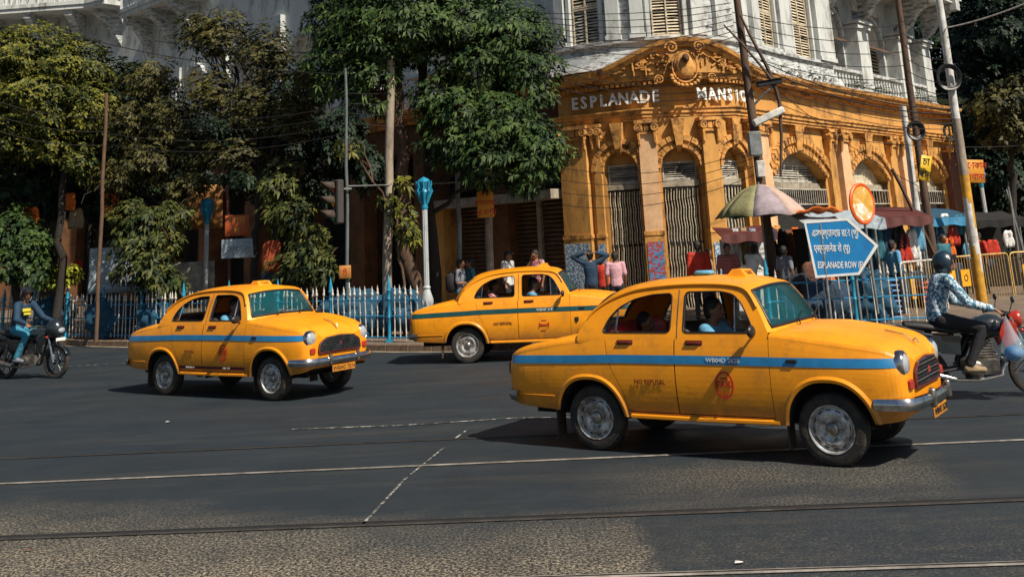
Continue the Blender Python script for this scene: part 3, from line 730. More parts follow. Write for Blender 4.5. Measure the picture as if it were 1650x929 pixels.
STAND = dict(pelvis=(0, 0, .93), waist=(.0, 0, 1.08), chest=(.0, 0, 1.30), neck=(0, 0, 1.46), head=(.02, 0, 1.60),
  shL=(0, .185, 1.41), elL=(-.02, .235, 1.13), wrL=(.06, .235, .90), shR=(0, -.185, 1.41), elR=(-.02, -.235, 1.13), wrR=(.06, -.235, .90),
  hipL=(0, .09, .90), knL=(.03, .10, .50), anL=(0, .11, .09), hipR=(0, -.09, .90), knR=(.03, -.10, .50), anR=(0, -.11, .09), toe=(.16, 0, -.05))
def make_person(name, loc, rz, label, J=None, shirt=C_NAVY, legs=C_DK, shoe=BLK, skin=SKIN, hair='short', helmet=None, longsleeve=False, vox=.016, look=0.0, tilt=0.0, group=None, upper_only=False, fingers=None, scale=1.0, fat=1.0, grip=None):
    j = dict(STAND); j.update(J or {}); j = {k: V3(v) for k, v in j.items()}
    root = empty('person', loc, rz, label, 'person', group); root.scale = (scale,)*3
    b = MB(); HD = j['head']
    # head
    HT = Matrix.Translation(HD) @ Matrix.Rotation(look, 4, 'Z') @ Matrix.Rotation(tilt, 4, 'Y')
    def h(p): return HT @ V3(p)
    H3 = HT.to_3x3()
    b.ell(HD, (.098, .078, .108), 0, 16, 12, H3.to_4x4()); 
    b.ell(h((.022, 0, -.065)), (.066, .056, .056), 0, 12, 8, H3.to_4x4())          # jaw
    b.cap(h((.088, 0, -.005)), h((.108, 0, -.038)), .011, .016)                     # nose
    b.ell(h((.082, 0, -.072)), (.018, .026, .010), 0, 10, 6, H3.to_4x4())           # mouth
    b.ell(h((.080, 0, .022)), (.016, .055, .010), 0, 10, 6, H3.to_4x4())            # brow
    for s in (-1, 1): b.ell(h((-.005, .080*s, -.012)), (.018, .010, .030), 0, 8, 6, H3.to_4x4())
    b.cap(j['neck']+Vector((0, 0, -.04)), h((-.01, 0, -.06)), .058, .052)
    # limbs
    for s in ('L', 'R'):
        sh, el, wr = j['sh'+s], j['el'+s], j['wr'+s]
        b.cap(sh, el, .052*fat, .040); b.cap(el, wr, .040, .027)
        b.cap(j['hip'+s], j['kn'+s], .082*fat, .055); b.cap(j['kn'+s], j['an'+s], .055, .036)
    loft_torso(b, [(j['pelvis']+Vector((0, 0, -.06)), .10, .14), (j['pelvis'], .115, .155), (j['waist'], .10*fat, .135*fat), (j['chest'], .115*fat, .165), ((j['chest']+j['neck'])/2+Vector((0, 0, .03)), .09, .15), (j['neck'], .055, .07)])
    # hands with five fingers
    for s in ('L', 'R'):
        el, wr = j['el'+s], j['wr'+s]; d = (wr-el).normalized(); side = 1 if s == 'L' else -1
        hd = V3(grip[s]) if grip and s in grip else (d*.85+Vector((.25, 0, -.2))).normalized()
        up = Vector((0, 0, 1)) if abs(hd.z) < .8 else Vector((1, 0, 0))
        lat = hd.cross(up).normalized(); nrm = lat.cross(hd).normalized()      # lat: across the palm
        pc = wr+hd*.05
        b.cap(wr+hd*.005-lat*.012, wr+hd*.075-lat*.020, .022, .019); b.cap(wr+hd*.005+lat*.012, wr+hd*.075+lat*.020, .022, .019)
        curl = .9 if grip else .35
        for i, (off, ln) in enumerate(((-.030, .062), (-.010, .072), (.010, .068), (.030, .052))):
            p0 = wr+hd*.080+lat*off; p1 = p0+(hd*math.cos(curl*.6)-nrm*math.sin(curl*.6))*ln*.5; p2 = p1+(hd*math.cos(curl*1.6)-nrm*math.sin(curl*1.6))*ln*.5
            b.cap(p0, p1, .0105, .0095, 0, 6); b.cap(p1, p2, .0095, .008, 0, 6)
        tl = lat*(-1 if side > 0 else 1)
        b.cap(wr+hd*.02+tl*.022, wr+hd*.055+tl*.048-nrm*.01, .013, .011, 0, 6); b.cap(wr+hd*.055+tl*.048-nrm*.01, wr+hd*.085+tl*.050-nrm*.02, .011, .009, 0, 6)
    bo = b.build('body', skin, root); remesh(bo, min(vox, .013) if fingers else vox, 1)
    for s in (-1, 1): ey = MB(); ey.ell(h((.084, .032*s, .006)), (.012, .014, .009), 0, 8, 6); ey.build('eye', EYE, bo)
    # shirt
    c = MB(); g = .014
    loft_torso(c, [(j['pelvis']+Vector((0, 0, -.05)), .125*fat, .168*fat), (j['pelvis']+Vector((0, 0, .03)), .128*fat, .17*fat), (j['waist'], .118*fat, .155*fat), (j['chest'], .132*fat, .182*fat), ((j['chest']+j['neck'])/2+Vector((0, 0, .03)), .105, .16), (j['neck']+Vector((0, 0, -.01)), .062, .075)])
    for s in ('L', 'R'):
        sh, el, wr = j['sh'+s], j['el'+s], j['wr'+s]
        if longsleeve: c.cap(sh, el, .072, .060); c.cap(el, el.lerp(wr, .93), .060, .043)
        else: c.cap(sh, sh.lerp(el, .8), .072, .062)
        c.cap(j['chest'].lerp(sh, .4)+Vector((0, 0, .05)), sh, .075, .068)
    co = c.build('shirt', shirt, bo); remesh(co, vox, 1)
    if not upper_only:
        l = MB()
        loft_torso(l, [(j['pelvis']+Vector((0, 0, -.10)), .10, .13), (j['pelvis']+Vector((0, 0, -.03)), .122, .165), (j['pelvis']+Vector((0, 0, .05)), .118, .158)])
        for s in ('L', 'R'): l.cap(j['hip'+s], j['kn'+s], .100, .072); l.cap(j['kn'+s], j['kn'+s].lerp(j['an'+s], .96), .070, .056)
        lo = l.build('trousers', legs, bo); remesh(lo, vox, 1)
        for s in ('L', 'R'):
            f = MB(); a = j['an'+s]; t = V3(j['toe']); f.cap(a+Vector((-.03, 0, -.035)), a+Vector((t.x, 0, t.z)), .045, .038, 0, 10); f.cap(a, a+Vector((t.x*.4, 0, t.z*.5)), .045, .04); fo = f.build('shoe', shoe, bo); remesh(fo, .012, 1)
    if helmet:
        hm = MB(); rows = []
        for i in range(13):
            a = PI*.80*i/12; row = []
            for k in range(25):
                q = 2*PI*k/24; p = Vector((.140*math.sin(a)*math.cos(q)-.006, .122*math.sin(a)*math.sin(q), .150*math.cos(a)-.010+.0))
                front = math.cos(q)
                if front > .45 and p.z < .035: p = p*.0+Vector((.140*math.sin(PI*.5)*math.cos(q)*.96, .122*math.sin(q), .035-(0 if p.z > -.02 else 0)))
                row.append(h(p))
            rows.append(row)
        hm.grid(rows); ho = hm.build('helmet', helmet, bo, 60)
        sd = ho.modifiers.new('thick', 'SOLIDIFY'); sd.thickness = .012; sd.offset = 0
        vz = MB(); vz.grid([[h((.150*math.cos(q), .128*math.sin(q), z)) for q in np.linspace(-1.15, 1.15, 14)] for z in (.030, .055, .075, .09)]); vz.build('visor', BLK, ho, 60)
        cs = MB(); cs.tube([h((.03, .085, -.05)), h((.055, .05, -.125)), h((.055, -.05, -.125)), h((.03, -.085, -.05))], .008, 5); cs.build('strap', BLK, ho)
    elif hair:
        hr = MB(); hr.ell(h((-.018, 0, .022)), (.101, .088, .104), 0, 16, 12, H3.to_4x4())
        hr.ell(h((-.045, 0, -.03)), (.070, .078, .075), 0, 12, 8, H3.to_4x4()); 
        if hair == 'cap': hr.cap(h((.05, 0, .06)), h((.14, 0, .045)), .05, .03)
        ho = hr.build('hair' if hair != 'cap' else 'cap', HAIR if hair != 'cap' else BLK, bo); remesh(ho, .012, 1)
    return root
def stand_at(px, py_head, Y, rz, label, h=1.7, z0=.15, **k):      # stands on the pavement; head seen at this pixel column
    p = at(px, py_head, Y); return make_person('person', (p.x, p.y, z0), rz, label, scale=h/1.705, **k)
ARMS_UP = dict(shL=(0, .20, 1.44), elL=(.02, .43, 1.58), wrL=(-.09, .13, 1.66), shR=(0, -.20, 1.44), elR=(.02, -.43, 1.58), wrR=(-.09, -.13, 1.66))
BACK = R(90); FRONT = R(-90)
stand_at(950, 405, 27, BACK, 'person in a long navy shirt with both hands clasped behind the head', J=ARMS_UP, shirt=C_NAVY, legs=C_DK, longsleeve=True, h=1.72, grip=dict(L=(-.3, -.9, 0), R=(-.3, .9, 0)))
stand_at(990, 410, 26.8, BACK, 'person in a pink striped shirt seen from behind, next to the navy shirt', shirt=C_PSTR, legs=C_DK, h=1.66)
stand_at(969, 412, 27.5, FRONT, 'person in red half hidden between the navy and the pink shirts', shirt=C_RED, legs=C_DK, h=1.60)
stand_at(1123, 392, 26.6, BACK, 'person in a bright red shirt standing with his back turned by the umbrella', shirt=C_RED, legs=C_DK, h=1.82, longsleeve=True)
stand_at(1171, 400, 26.3, FRONT, 'person in a maroon striped shirt under the street umbrella', shirt=C_STRIPE, legs=C_DK, h=1.72)
SIT = dict(pelvis=(0, 0, .80), waist=(.05, 0, .95), chest=(.12, 0, 1.16), neck=(.17, 0, 1.31), head=(.21, 0, 1.44), shL=(.14, .185, 1.27), elL=(.25, .24, 1.03), wrL=(.42, .15, 1.0), shR=(.14, -.185, 1.27), elR=(.25, -.24, 1.03), wrR=(.42, -.15, 1.0), hipL=(0, .1, .78), hipR=(0, -.1, .78), knL=(.35, .13, .62), knR=(.35, -.13, .62), anL=(.30, .13, .12), anR=(.30, -.13, .12))
p = at(1208, 430, 26.2); make_person('person', (p.x, p.y, .28), R(35), 'person in a white shirt bending forward beside the leaning brown pole', J=SIT, shirt=C_WHITE, legs=C_MAROON)
LEAN = dict(wrR=(.12, -.05, 1.50), elR=(.18, -.22, 1.25), chest=(.03, 0, 1.30), head=(.05, 0, 1.59))
stand_at(741, 418, 27.5, R(-15), 'person in a grey blue shirt carrying a bag, left of the shutter', shirt=C_GREY, legs=C_JEAN, h=1.66, J=dict(wrL=(.20, .12, 1.1), wrR=(.22, -.12, 1.12)))
stand_at(757, 420, 28.2, R(200), 'person in a dark teal shirt facing away in front of the shutter', shirt=C_TEAL, legs=C_DK, h=1.66)
stand_at(817, 405, 29.0, R(-30), 'person in a dark cap and white collar behind the kerbside taxi', shirt=C_WHITE, legs=C_DK, h=1.80, hair='cap')
stand_at(864, 404, 28.5, R(-140), 'person in a checked shirt with one hand raised to the face', shirt=C_PLAID, legs=C_DK, h=1.80, J=LEAN, tilt=.35)
stand_at(1436, 390, 25.5, R(20), 'person in a light blue shirt behind the right railing under the blue arrow sign', shirt=C_LBLUE, legs=C_DK, h=1.62, longsleeve=True)
stand_at(1395, 396, 26.5, R(160), 'person in dark blue browsing the stall behind the arrow sign', shirt=C_NAVY, legs=C_DK, h=1.6)
stand_at(1578, 395, 31, R(200), 'person in red near the right lamp post', shirt=C_RED, legs=C_DK, h=1.66)
# bag of the person on the left
p = at(727, 455, 27.4); m = MB(); m.rbox(-.14, .14, -.10, .10, -.24, .24, .08); o = m.build('shoulder_bag', C_DK, None, 50, loc=p); tag(o, 'dark grey backpack worn by the person in the grey blue shirt', 'bag')
# people in the taxis
DRIVE = dict(pelvis=(0, 0, .62), waist=(-.03, 0, .78), chest=(-.04, 0, .98), neck=(-.02, 0, 1.15), head=(.02, 0, 1.285), shL=(-.02, .18, 1.09), elL=(.18, .24, .93), wrL=(.42, .10, 1.08), shR=(-.02, -.18, 1.09), elR=(.18, -.24, .93), wrR=(.42, -.10, 1.08), hipL=(0, .09, .60), hipR=(0, -.09, .60), knL=(.42, .12, .66), knR=(.42, -.12, .66), anL=(.62, .12, .50), anR=(.62, -.12, .50))
for k_ in list(DRIVE): DRIVE[k_] = (DRIVE[k_][0], DRIVE[k_][1], DRIVE[k_][2] + (.07 if k_ not in ('knL', 'knR', 'anL', 'anR', 'hipL', 'hipR', 'toe') else .03))
def in_car(i, x, y, label, rz=0, **k):
    (cx, cy), a = TAX[i][0], TAX[i][1]; c, s = math.cos(a), math.sin(a)
    return make_person('person', (cx+x*c-y*s, cy+x*s+y*c, 0), a+rz, label, J=DRIVE, vox=.02, **k)
in_car(0, 1.26, -.40, 'driver in a pale blue shirt at the wheel of the large foreground taxi', shirt=C_LBLUE, legs=C_DK, fat=1.1)
in_car(0, .42, -.30, 'passenger in red on the rear seat of the large foreground taxi', shirt=C_RED, legs=C_DK, upper_only=False, scale=.90)
in_car(1, 1.26, -.40, 'driver in light blue inside the left taxi showing its grille', shirt=C_LBLUE, legs=C_DK)
in_car(1, 1.20, .38, 'front passenger in orange print inside the left taxi', shirt=C_ORANGE, legs=C_DK)
in_car(2, 1.26, -.40, 'driver in light blue inside the green striped taxi', shirt=C_LBLUE, legs=C_DK)
in_car(2, .46, -.25, 'rear passenger in white print inside the green striped taxi', shirt=C_PLAID, legs=C_DK)
# ------------------------------------------------------------------ motorcycles (x forward, origin under the rear axle)
M_RED = mat('tank_red', (.38, .026, .010), .25, .2, 5, coat=.7); M_BLK = mat('tank_black', (.012, .018, .022), .22, .3, 6, coat=.7); M_MET = mat('engine_metal', (.22, .20, .18), .4, .4, 20, metal=.8, dirt=(.05, .035, .02), dscale=14, damt=.7)
M_SEAT = mat('seat_black', (.015, .014, .014), .6, .3, 12)
def make_bike(loc, rz, label, tank, accent, fairing):
    r = empty('motorcycle', loc, rz, label, 'motorcycle', None); WB, RW = 1.32, .305
    def wheel(x, front):
        T = frame((x, 0, RW), (1, 0, 0), (0, 0, 1), (0, -1, 0)); w = .045 if front else .055
        t = MB(); t.lathe([(.232, -w*.8), (.27, -w), (.296, -w*.8), (.305, -w*.3), (.305, w*.3), (.296, w*.8), (.27, w), (.232, w*.8)], 36, T, 0, False); wo = t.build('wheel', RUB, r, 40)
        m = MB(); m.lathe([(.236, -.03), (.222, -.032), (.218, 0), (.222, .032), (.236, .03)], 32, T, 0, False); m.lathe([(.05, -.06), (.055, 0), (.05, .06)], 14, T)
        for k in range(6):
            a = 2*PI*k/6
            m.tube([T @ Vector((.05*math.cos(a), .05*math.sin(a), 0)), T @ Vector((.14*math.cos(a+.12), .14*math.sin(a+.12), 0)), T @ Vector((.225*math.cos(a), .225*math.sin(a), 0))], .011, 6)
        m.build('rim', BLK if fairing else M_MET, wo, 40)
        d = MB(); d.lathe([(.10, .0), (.115, .0), (.115, .004), (.06, .004)], 24, T @ Matrix.Translation((0, 0, .062)), 0, False); d.build('brake_disc', CHR, wo, 40)
    wheel(0, False); wheel(WB, True)
    f = MB()
    for s in (-1, 1): f.tube([(WB, .085*s, RW), (WB-.10, .085*s, .60), (WB-.22, .085*s, .93)], [.024, .022, .018], 8)
    f.box(WB-.23, WB-.17, -.10, .10, .84, .87); f.build('front_fork', CHR, r, 40)
    mg = MB(); mg.grid([[(WB+.335*math.cos(a), y, RW+.335*math.sin(a)-abs(y)*.25) for y in (-.06, -.03, 0, .03, .06)] for a in np.linspace(R(25), R(160), 14)]); mo = mg.build('front_mudguard', tank, r, 60); mo.modifiers.new('t', 'SOLIDIFY').thickness = .006
    hb = MB(); hb.tube([(WB-.36, .36, .98), (WB-.27, .27, 1.0), (WB-.22, .08, .98), (WB-.22, -.08, .98), (WB-.27, -.27, 1.0), (WB-.36, -.36, .98)], .012, 8); hb.build('handlebar', BLK, r, 50)
    for s in (-1, 1):
        g = MB(); g.tube([(WB-.30, .29*s, .995), (WB-.38, .37*s, .978)], .019, 8); g.build('grip', BLK, r, 50)
        g = MB(); g.tube([(WB-.28, .28*s, 1.0), (WB-.24, .31*s, 1.12)], .006, 5); g.ell((WB-.24, .33*s, 1.15), (.015, .065, .04), 0, 10, 6); g.build('mirror', BLK, r, 50)
        g = MB(); g.tube([(WB-.13, .07*s, .78), (WB-.13, .14*s, .78)], .008, 5); g.ell((WB-.13, .17*s, .78), (.03, .025, .022), 0, 8, 6); g.build('indicator', REDL, r, 50)
    tk = MB(); rows = []
    for (x, z0, z1, w) in ((.50, .74, .80, .08), (.58, .70, .88, .12), (.70, .68, .95, .15), (.85, .68, .975, .165), (.97, .70, .95, .15), (1.05, .74, .88, .10)):
        rows.append([(x, w*math.cos(q)*(1 if math.sin(q) > 0 else .8), (z0+z1)/2+(z1-z0)/2*math.sin(q)) for q in np.linspace(0, 2*PI, 17)])
    tk.grid(rows); tk.add([p for p in rows[0][:-1]], [tuple(range(16))]); tk.add([p for p in rows[-1][:-1]], [tuple(range(16))]); tk.build('fuel_tank', tank, r, 70)
    for s in (-1, 1):
        sh = MB(); sh.add([(1.00, .155*s, .93), (1.14, .17*s, .86), (1.12, .17*s, .66), (.98, .16*s, .58), (.92, .165*s, .74)], [(0, 1, 2, 3, 4)]); so = sh.build('tank_shroud', accent, r); so.modifiers.new('t', 'SOLIDIFY').thickness = .02
        sp = MB(); sp.add([(.10, .12*s, .76), (.46, .13*s, .74), (.44, .14*s, .52), (.22, .13*s, .54)], [(0, 1, 2, 3)]); so = sp.build('side_panel', M_BLK, r); so.modifiers.new('t', 'SOLIDIFY').thickness = .02
        fp = MB(); fp.tube([(.48, .12*s, .32), (.50, .27*s, .32)], .015, 6); fp.build('footpeg', BLK, r, 50)
        sk = MB(); sk.tube([(.02, .09*s, RW+.02), (.14, .12*s, .68)], .030, 8); 
        for k in range(7): sk.lathe([(.036, -.006), (.036, .006)], 10, frame(Vector((.02, .09*s, RW+.02)).lerp(Vector((.14, .12*s, .68)), .2+k*.11), (1, 0, 0), (0, 1, 0), (0, 0, 1)))
        sk.build('shock_absorber', CHR if not fairing else M_MET, r, 40)
        sw = MB(); sw.tube([(0, .08*s, RW), (.45, .10*s, .36)], .020, 8, flat=1.4); sw.build('swing_arm', BLK, r, 40)
    st = MB(); rows = []
    for (x, z, w, h) in ((-.16, .88, .09, .05), (-.02, .86, .12, .07), (.18, .83, .14, .07), (.38, .79, .14, .06), (.55, .80, .10, .06)):
        rows.append([(x, w*math.cos(q), z+h*(math.sin(q) if math.sin(q) > 0 else math.sin(q)*.6)) for q in np.linspace(0, 2*PI, 15)])
    st.grid(rows); st.add(rows[0][:-1], [tuple(range(14))]); st.build('seat', M_SEAT, r, 70)
    tl = MB(); rows = []
    for (x, z, w, h) in ((-.36, .86, .03, .03), (-.24, .82, .07, .06), (-.05, .77, .11, .07), (.15, .74, .12, .06)):
        rows.append([(x, w*math.cos(q), z+h*math.sin(q)) for q in np.linspace(0, 2*PI, 13)])
    tl.grid(rows); tl.build('tail_cowl', M_BLK, r, 70)
    t2 = MB(); t2.rbox(-.39, -.33, -.05, .05, .80, .85, .01); t2.build('tail_light', REDL, r)
    rm = MB(); rm.grid([[(x, y, z-abs(y)*.2) for y in (-.07, 0, .07)] for (x, z) in ((-.38, .52), (-.34, .66), (-.22, .76), (.05, .72))]); mo = rm.build('rear_mudguard', BLK, r, 60); mo.modifiers.new('t', 'SOLIDIFY').thickness = .008
    gr = MB(); gr.tube([(.05, .10, .80), (-.12, .10, .84), (-.30, .07, .92), (-.30, -.07, .92), (-.12, -.10, .84), (.05, -.10, .80)], .010, 6); gr.build('grab_rail', CHR, r, 50)
    en = MB(); en.rbox(.48, .90, -.12, .12, .24, .48, .04); en.rbox(.62, .84, -.09, .09, .46, .68, .02, 0); en.build('engine', M_MET, r, 40)
    for k in range(6): e = MB(); e.rbox(.60, .86, -.10, .10, .48+k*.032, .488+k*.032, .003); e.build('cooling_fin', M_MET, r)
    cc = MB(); cc.lathe([(.0, .0), (.10, .0), (.10, .03), (.08, .045), (0, .045)], 20, frame((.60, -.12, .34), (1, 0, 0), (0, 0, 1), (0, -1, 0))); cc.build('clutch_cover', M_MET, r, 40)
    fr = MB(); fr.tube([(1.08, 0, .86), (1.0, 0, .55), (.90, 0, .28), (.50, 0, .24)], .022, 8); fr.tube([(1.10, 0, .84), (.6, 0, .72), (.45, 0, .50), (.42, 0, .34)], .022, 8); fr.tube([(.5, 0, .70), (-.20, 0, .76)], .018, 6); fr.build('frame', BLK, r, 40)
    ex = MB(); ex.tube([(.86, -.05, .55), (.96, -.08, .42), (.90, -.13, .27), (.60, -.15, .22), (.30, -.16, .24)], .020, 8); ex.tube([(.34, -.16, .24), (.20, -.16, .27), (-.22, -.17, .36)], [.028, .046, .050], 12); ex.build('exhaust', CHR if not fairing else M_MET, r, 40)
    if fairing:
        fa = MB(); rows = []
        for (x, z0, z1, w) in ((WB+.10, .86, .96, .05), (WB+.06, .78, 1.06, .12), (WB-.04, .74, 1.14, .17), (WB-.16, .76, 1.10, .17)):
            rows.append([(x, w*math.cos(q), (z0+z1)/2+(z1-z0)/2*math.sin(q)) for q in np.linspace(0, 2*PI, 17)])
        fa.grid(rows); fo = fa.build('fairing', tank, r, 70)
        hl = MB(); hl.ell((WB+.085, 0, .90), (.03, .085, .055), 0, 14, 8); hl.build('headlight', LENS, fo, 60)
        pl = MB(); pl.rbox(WB+.07, WB+.08, -.12, .12, .70, .76, .004); pl.build('number_plate', WHT, r)
    else:
        hl = MB(); T = frame((WB-.12, 0, .90), (0, 1, 0), (0, 0, 1), (1, 0, 0)); hl.lathe([(.06, -.10), (.10, -.03), (.105, .02), (.09, .035)], 20, T, 0, False); ho = hl.build('headlight', accent, r, 60); ln = MB(); ln.lathe([(.09, .03), (.05, .05), (0, .055)], 18, T, 0, False); ln.build('lens', LENS, ho, 60)
        lg = MB(); lg.tube([(1.12, .2, .62), (1.16, .22, .45), (1.02, .20, .30)], .012, 6); lg.tube([(1.12, -.2, .62), (1.16, -.22, .45), (1.02, -.20, .30)], .012, 6); lg.tube([(1.12, -.2, .62), (1.12, .2, .62)], .012, 6); lg.build('leg_guard', CHR, r, 50)
    return r
RIDE = dict(pelvis=(.26, 0, .97), waist=(.27, 0, 1.12), chest=(.34, 0, 1.33), neck=(.39, 0, 1.47), head=(.44, 0, 1.61), shL=(.40, .19, 1.41), elL=(.56, .34, 1.13), wrL=(.84, .34, 1.05), shR=(.40, -.19, 1.41), elR=(.56, -.34, 1.13), wrR=(.84, -.34, 1.05),
  hipL=(.28, .10, .93), knL=(.72, .22, .83), anL=(.50, .24, .40), hipR=(.28, -.10, .93), knR=(.72, -.22, .83), anR=(.50, -.24, .40))
def w2(loc, rz, p): c, s = math.cos(rz), math.sin(rz); return Vector((loc[0]+p[0]*c-p[1]*s, loc[1]+p[0]*s+p[1]*c, loc[2]+p[2]))
# right
BR = (4.84, 13.90, 0); BRZ = R(-6)
make_bike(BR, BRZ, 'red and black motorcycle beside the front of the foreground taxi', M_BLK, M_RED, False)
make_person('person', BR, BRZ, 'rider in a blue and white printed shirt and dark helmet on the red motorcycle', J=RIDE, shirt=C_SPECK, legs=C_DK, shoe=C_KHAKI, helmet=mat('helmet_navy', (.006, .02, .035), .3, .3, 8, coat=.6), longsleeve=True, vox=.012, fingers=True, grip=dict(L=(.9, .1, -.45), R=(.9, -.1, -.45)))
bl = w2(BR, BRZ, (.95, -.36, .98)); m = MB(); m.tube([bl, bl+Vector((.02, 0, -.10)), bl+Vector((.03, -.01, -.20)), bl+Vector((.04, 0, -.30)), bl+Vector((.05, 0, -.42)), bl+Vector((.05, 0, -.50)), bl+Vector((.05, 0, -.545))], [.012, .035, .06, .11, .145, .12, .03], 14)
BAGM = glass('thin_plastic', (.50, .66, .74), .3, .28); bg = m.build('plastic_bag', BAGM, None, 70); tag(bg, 'thin white carrier bag hanging from the handlebar of the red motorcycle', 'bag')
m = MB(); m.ell(bl+Vector((.05, 0, -.44)), (.115, .10, .085), 0, 14, 10); tag(m.build('blue_bundle', mat('bundle_blue', (.01, .15, .42), .5, .4, 14, bump=.5), None, 60), 'blue bundle inside the white carrier bag on the motorcycle', 'bundle')
# left
BL = (-10.55, 22.35, 0); BLZ = R(-22)
make_bike(BL, BLZ, 'black motorcycle with small fairing at the left edge of the road', M_BLK, M_BLK, True)
make_person('person', BL, BLZ, 'rider in a dark jacket with yellow chest patch and blue jeans on the black motorcycle', J=RIDE, shirt=C_NAVY, legs=C_JEAN, shoe=C_GREY, helmet=mat('helmet_black', (.01, .012, .015), .25, .3, 8, coat=.8), longsleeve=True, vox=.014, fingers=True, look=-.5, grip=dict(L=(.9, .1, -.45), R=(.9, -.1, -.45)))
m = MB(); q = w2(BL, BLZ, (.475, -.02, 1.30)); T = Matrix.Translation(q) @ Matrix.Rotation(BLZ, 4, 'Z'); m.rbox(-.012, .012, -.10, .10, -.035, .035, .01, 0, T); m.rbox(-.02, .0, -.06, .12, -.10, -.05, .01, 0, T); tag(m.build('chest_patch', mat('patch_yellow', (.6, .5, .03), .6), None, 40), 'yellow emblem on the jacket of the left rider', 'patch')
# ------------------------------------------------------------------ the corner building
CP = [(-45, 57.6), (-21.2, 55.4), (-11.9, 46.3), (0.35, 33.75), (0.75, 33.2), (1.35, 32.35), (2.8, 31.45), (4.5, 31.05), (5.65, 31.25), (6.6, 31.95), (7.5, 33.15), (9.35, 35.55), (15.3, 42.5), (22.0, 50.3), (24, 52.6)]
_P = [np.array(p, float) for p in CP]; _o = [_P[0], _P[1], _P[2]]
for i in range(3, 11):
    p0, p1, p2, p3 = _P[i-1], _P[i], _P[i+1], _P[i+2]; L0 = np.linalg.norm(p2-p1); m1 = (p2-p0)/np.linalg.norm(p2-p0)*L0; m2 = (p3-p1)/np.linalg.norm(p3-p1)*L0
    for k in range(8):
        t = k/8; _o.append((2*t**3-3*t*t+1)*p1+(t**3-2*t*t+t)*m1+(-2*t**3+3*t*t)*p2+(t**3-t*t)*m2)
_o += _P[11:]; PD = np.array(_o); PS = np.r_[0, np.cumsum(np.linalg.norm(np.diff(PD, axis=0), axis=1))]; PS -= PS[np.argmin(abs(PD-np.array([4.5, 31.05])).sum(1))]
def F(s, d, z):                     # facade coordinates: s along the wall, d outwards, z up
    x = np.interp(s, PS, PD[:, 0]); y = np.interp(s, PS, PD[:, 1]); e = .15
    tx = np.interp(s+e, PS, PD[:, 0])-np.interp(s-e, PS, PD[:, 0]); ty = np.interp(s+e, PS, PD[:, 1])-np.interp(s-e, PS, PD[:, 1]); L = math.hypot(tx, ty)
    return Vector((x+ty/L*d, y-tx/L*d, z))
def fdir(s): a = F(s-.15, 0, 0); b = F(s+.15, 0, 0); return (b-a).normalized()
def fframe(s, d, z): t = fdir(s); n = Vector((t.y, -t.x, 0)); return frame(F(s, d, z), t, (0, 0, 1), n)
def srange(a, b, st=.35):
    if a > b: a, b = b, a
    n = max(1, int(math.ceil((b-a)/(st if -6 < (a+b)/2 < 8 else max(st, 3))))); return np.linspace(a, b, n+1)
def fbox(mb, s0, s1, d0, d1, z0, z1, m=0, st=.35):     # bent box on the facade
    ss = srange(s0, s1, st); n = len(ss); vs = []
    for s in ss: vs += [F(s, d0, z0), F(s, d1, z0), F(s, d1, z1), F(s, d0, z1)]
    fs = [(0, 1, 2, 3), (4*n-1, 4*n-2, 4*n-3, 4*n-4)]
    for i in range(n-1):
        for k in range(4): j = (k+1) % 4; fs.append((4*i+k, 4*i+4+k, 4*i+4+j, 4*i+j))
    mb.add(vs, fs, m)
def fprof(mb, s0, s1, prof, m=0, st=.35, zoff=None):   # moulding: profile [(d,z)] swept along the facade
    ss = srange(s0, s1, st); rows = []
    for s in ss:
        dz = zoff(s) if zoff else 0; rows.append([F(s, d, z+dz) for d, z in prof])
    mb.grid(rows, m); mb.add(rows[0], [tuple(range(len(prof)))], m); mb.add(rows[-1], [tuple(range(len(prof)))], m)
OCH = mat('ochre_plaster', (.52, .265, .065), .85, .25, 1.4, bump=.45, bscale=9, dirt=(.085, .035, .014), dscale=1.5, damt=.85, dthr=(.50, .70), stretch=(1, 1, .5))
OCH2 = mat('ochre_moulding', (.58, .285, .07), .8, .3, 3, bump=.5, bscale=14, dirt=(.07, .026, .012), dscale=2.8, damt=.9, dthr=(.48, .62))
PINKP = mat('pale_orange_plaster', (.70, .44, .24), .8, .12, 1.2, bump=.2, bscale=10, dirt=(.30, .13, .05), dscale=2, damt=.5)
WST = mat('white_stucco', (.52, .545, .53), .75, .12, 1.5, bump=.3, bscale=10, dirt=(.10, .09, .075), dscale=1.8, damt=.85, dthr=(.50, .68), stretch=(1, 1, .35))
WST2 = mat('weathered_white', (.50, .53, .53), .8, .25, 2, bump=.4, bscale=12, dirt=(.06, .055, .05), dscale=3, damt=.9, dthr=(.45, .62), stretch=(1, 1, 3))
CREAM = mat('cream_louvre', (.58, .50, .36), .7, .2, 6, dirt=(.12, .08, .04), dscale=5, damt=.6)
GREYW = mat('grey_frame', (.46, .43, .36), .7, .25, 5, dirt=(.06, .05, .04), dscale=4, damt=.7)
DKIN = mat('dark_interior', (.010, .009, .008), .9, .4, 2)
GATE = mat('gate_grey_metal', (.66, .60, .46), .5, .3, 12, metal=.3, dirt=(.08, .055, .03), dscale=7, damt=.7)
SHUT = mat('rolling_shutter', (.13, .075, .045), .6, .3, 4, metal=.3, dirt=(.03, .02, .012), dscale=3, damt=.8, bump=.2)
CONC = mat('concrete_beam', (.33, .29, .22), .85, .3, 3, bump=.4, bscale=14, dirt=(.06, .05, .035), dscale=2.4, damt=.8)
POSTER = pattern_cloth('poster_blue_print', (.45, .52, .58), (.10, .20, .32), 'spots', 18)
POSTR = pattern_cloth('poster_red_print', (.42, .05, .04), (.08, .24, .45), 'spots', 13)
LETM = mat('sign_letter_white', (.80, .80, .76), .5, .08)

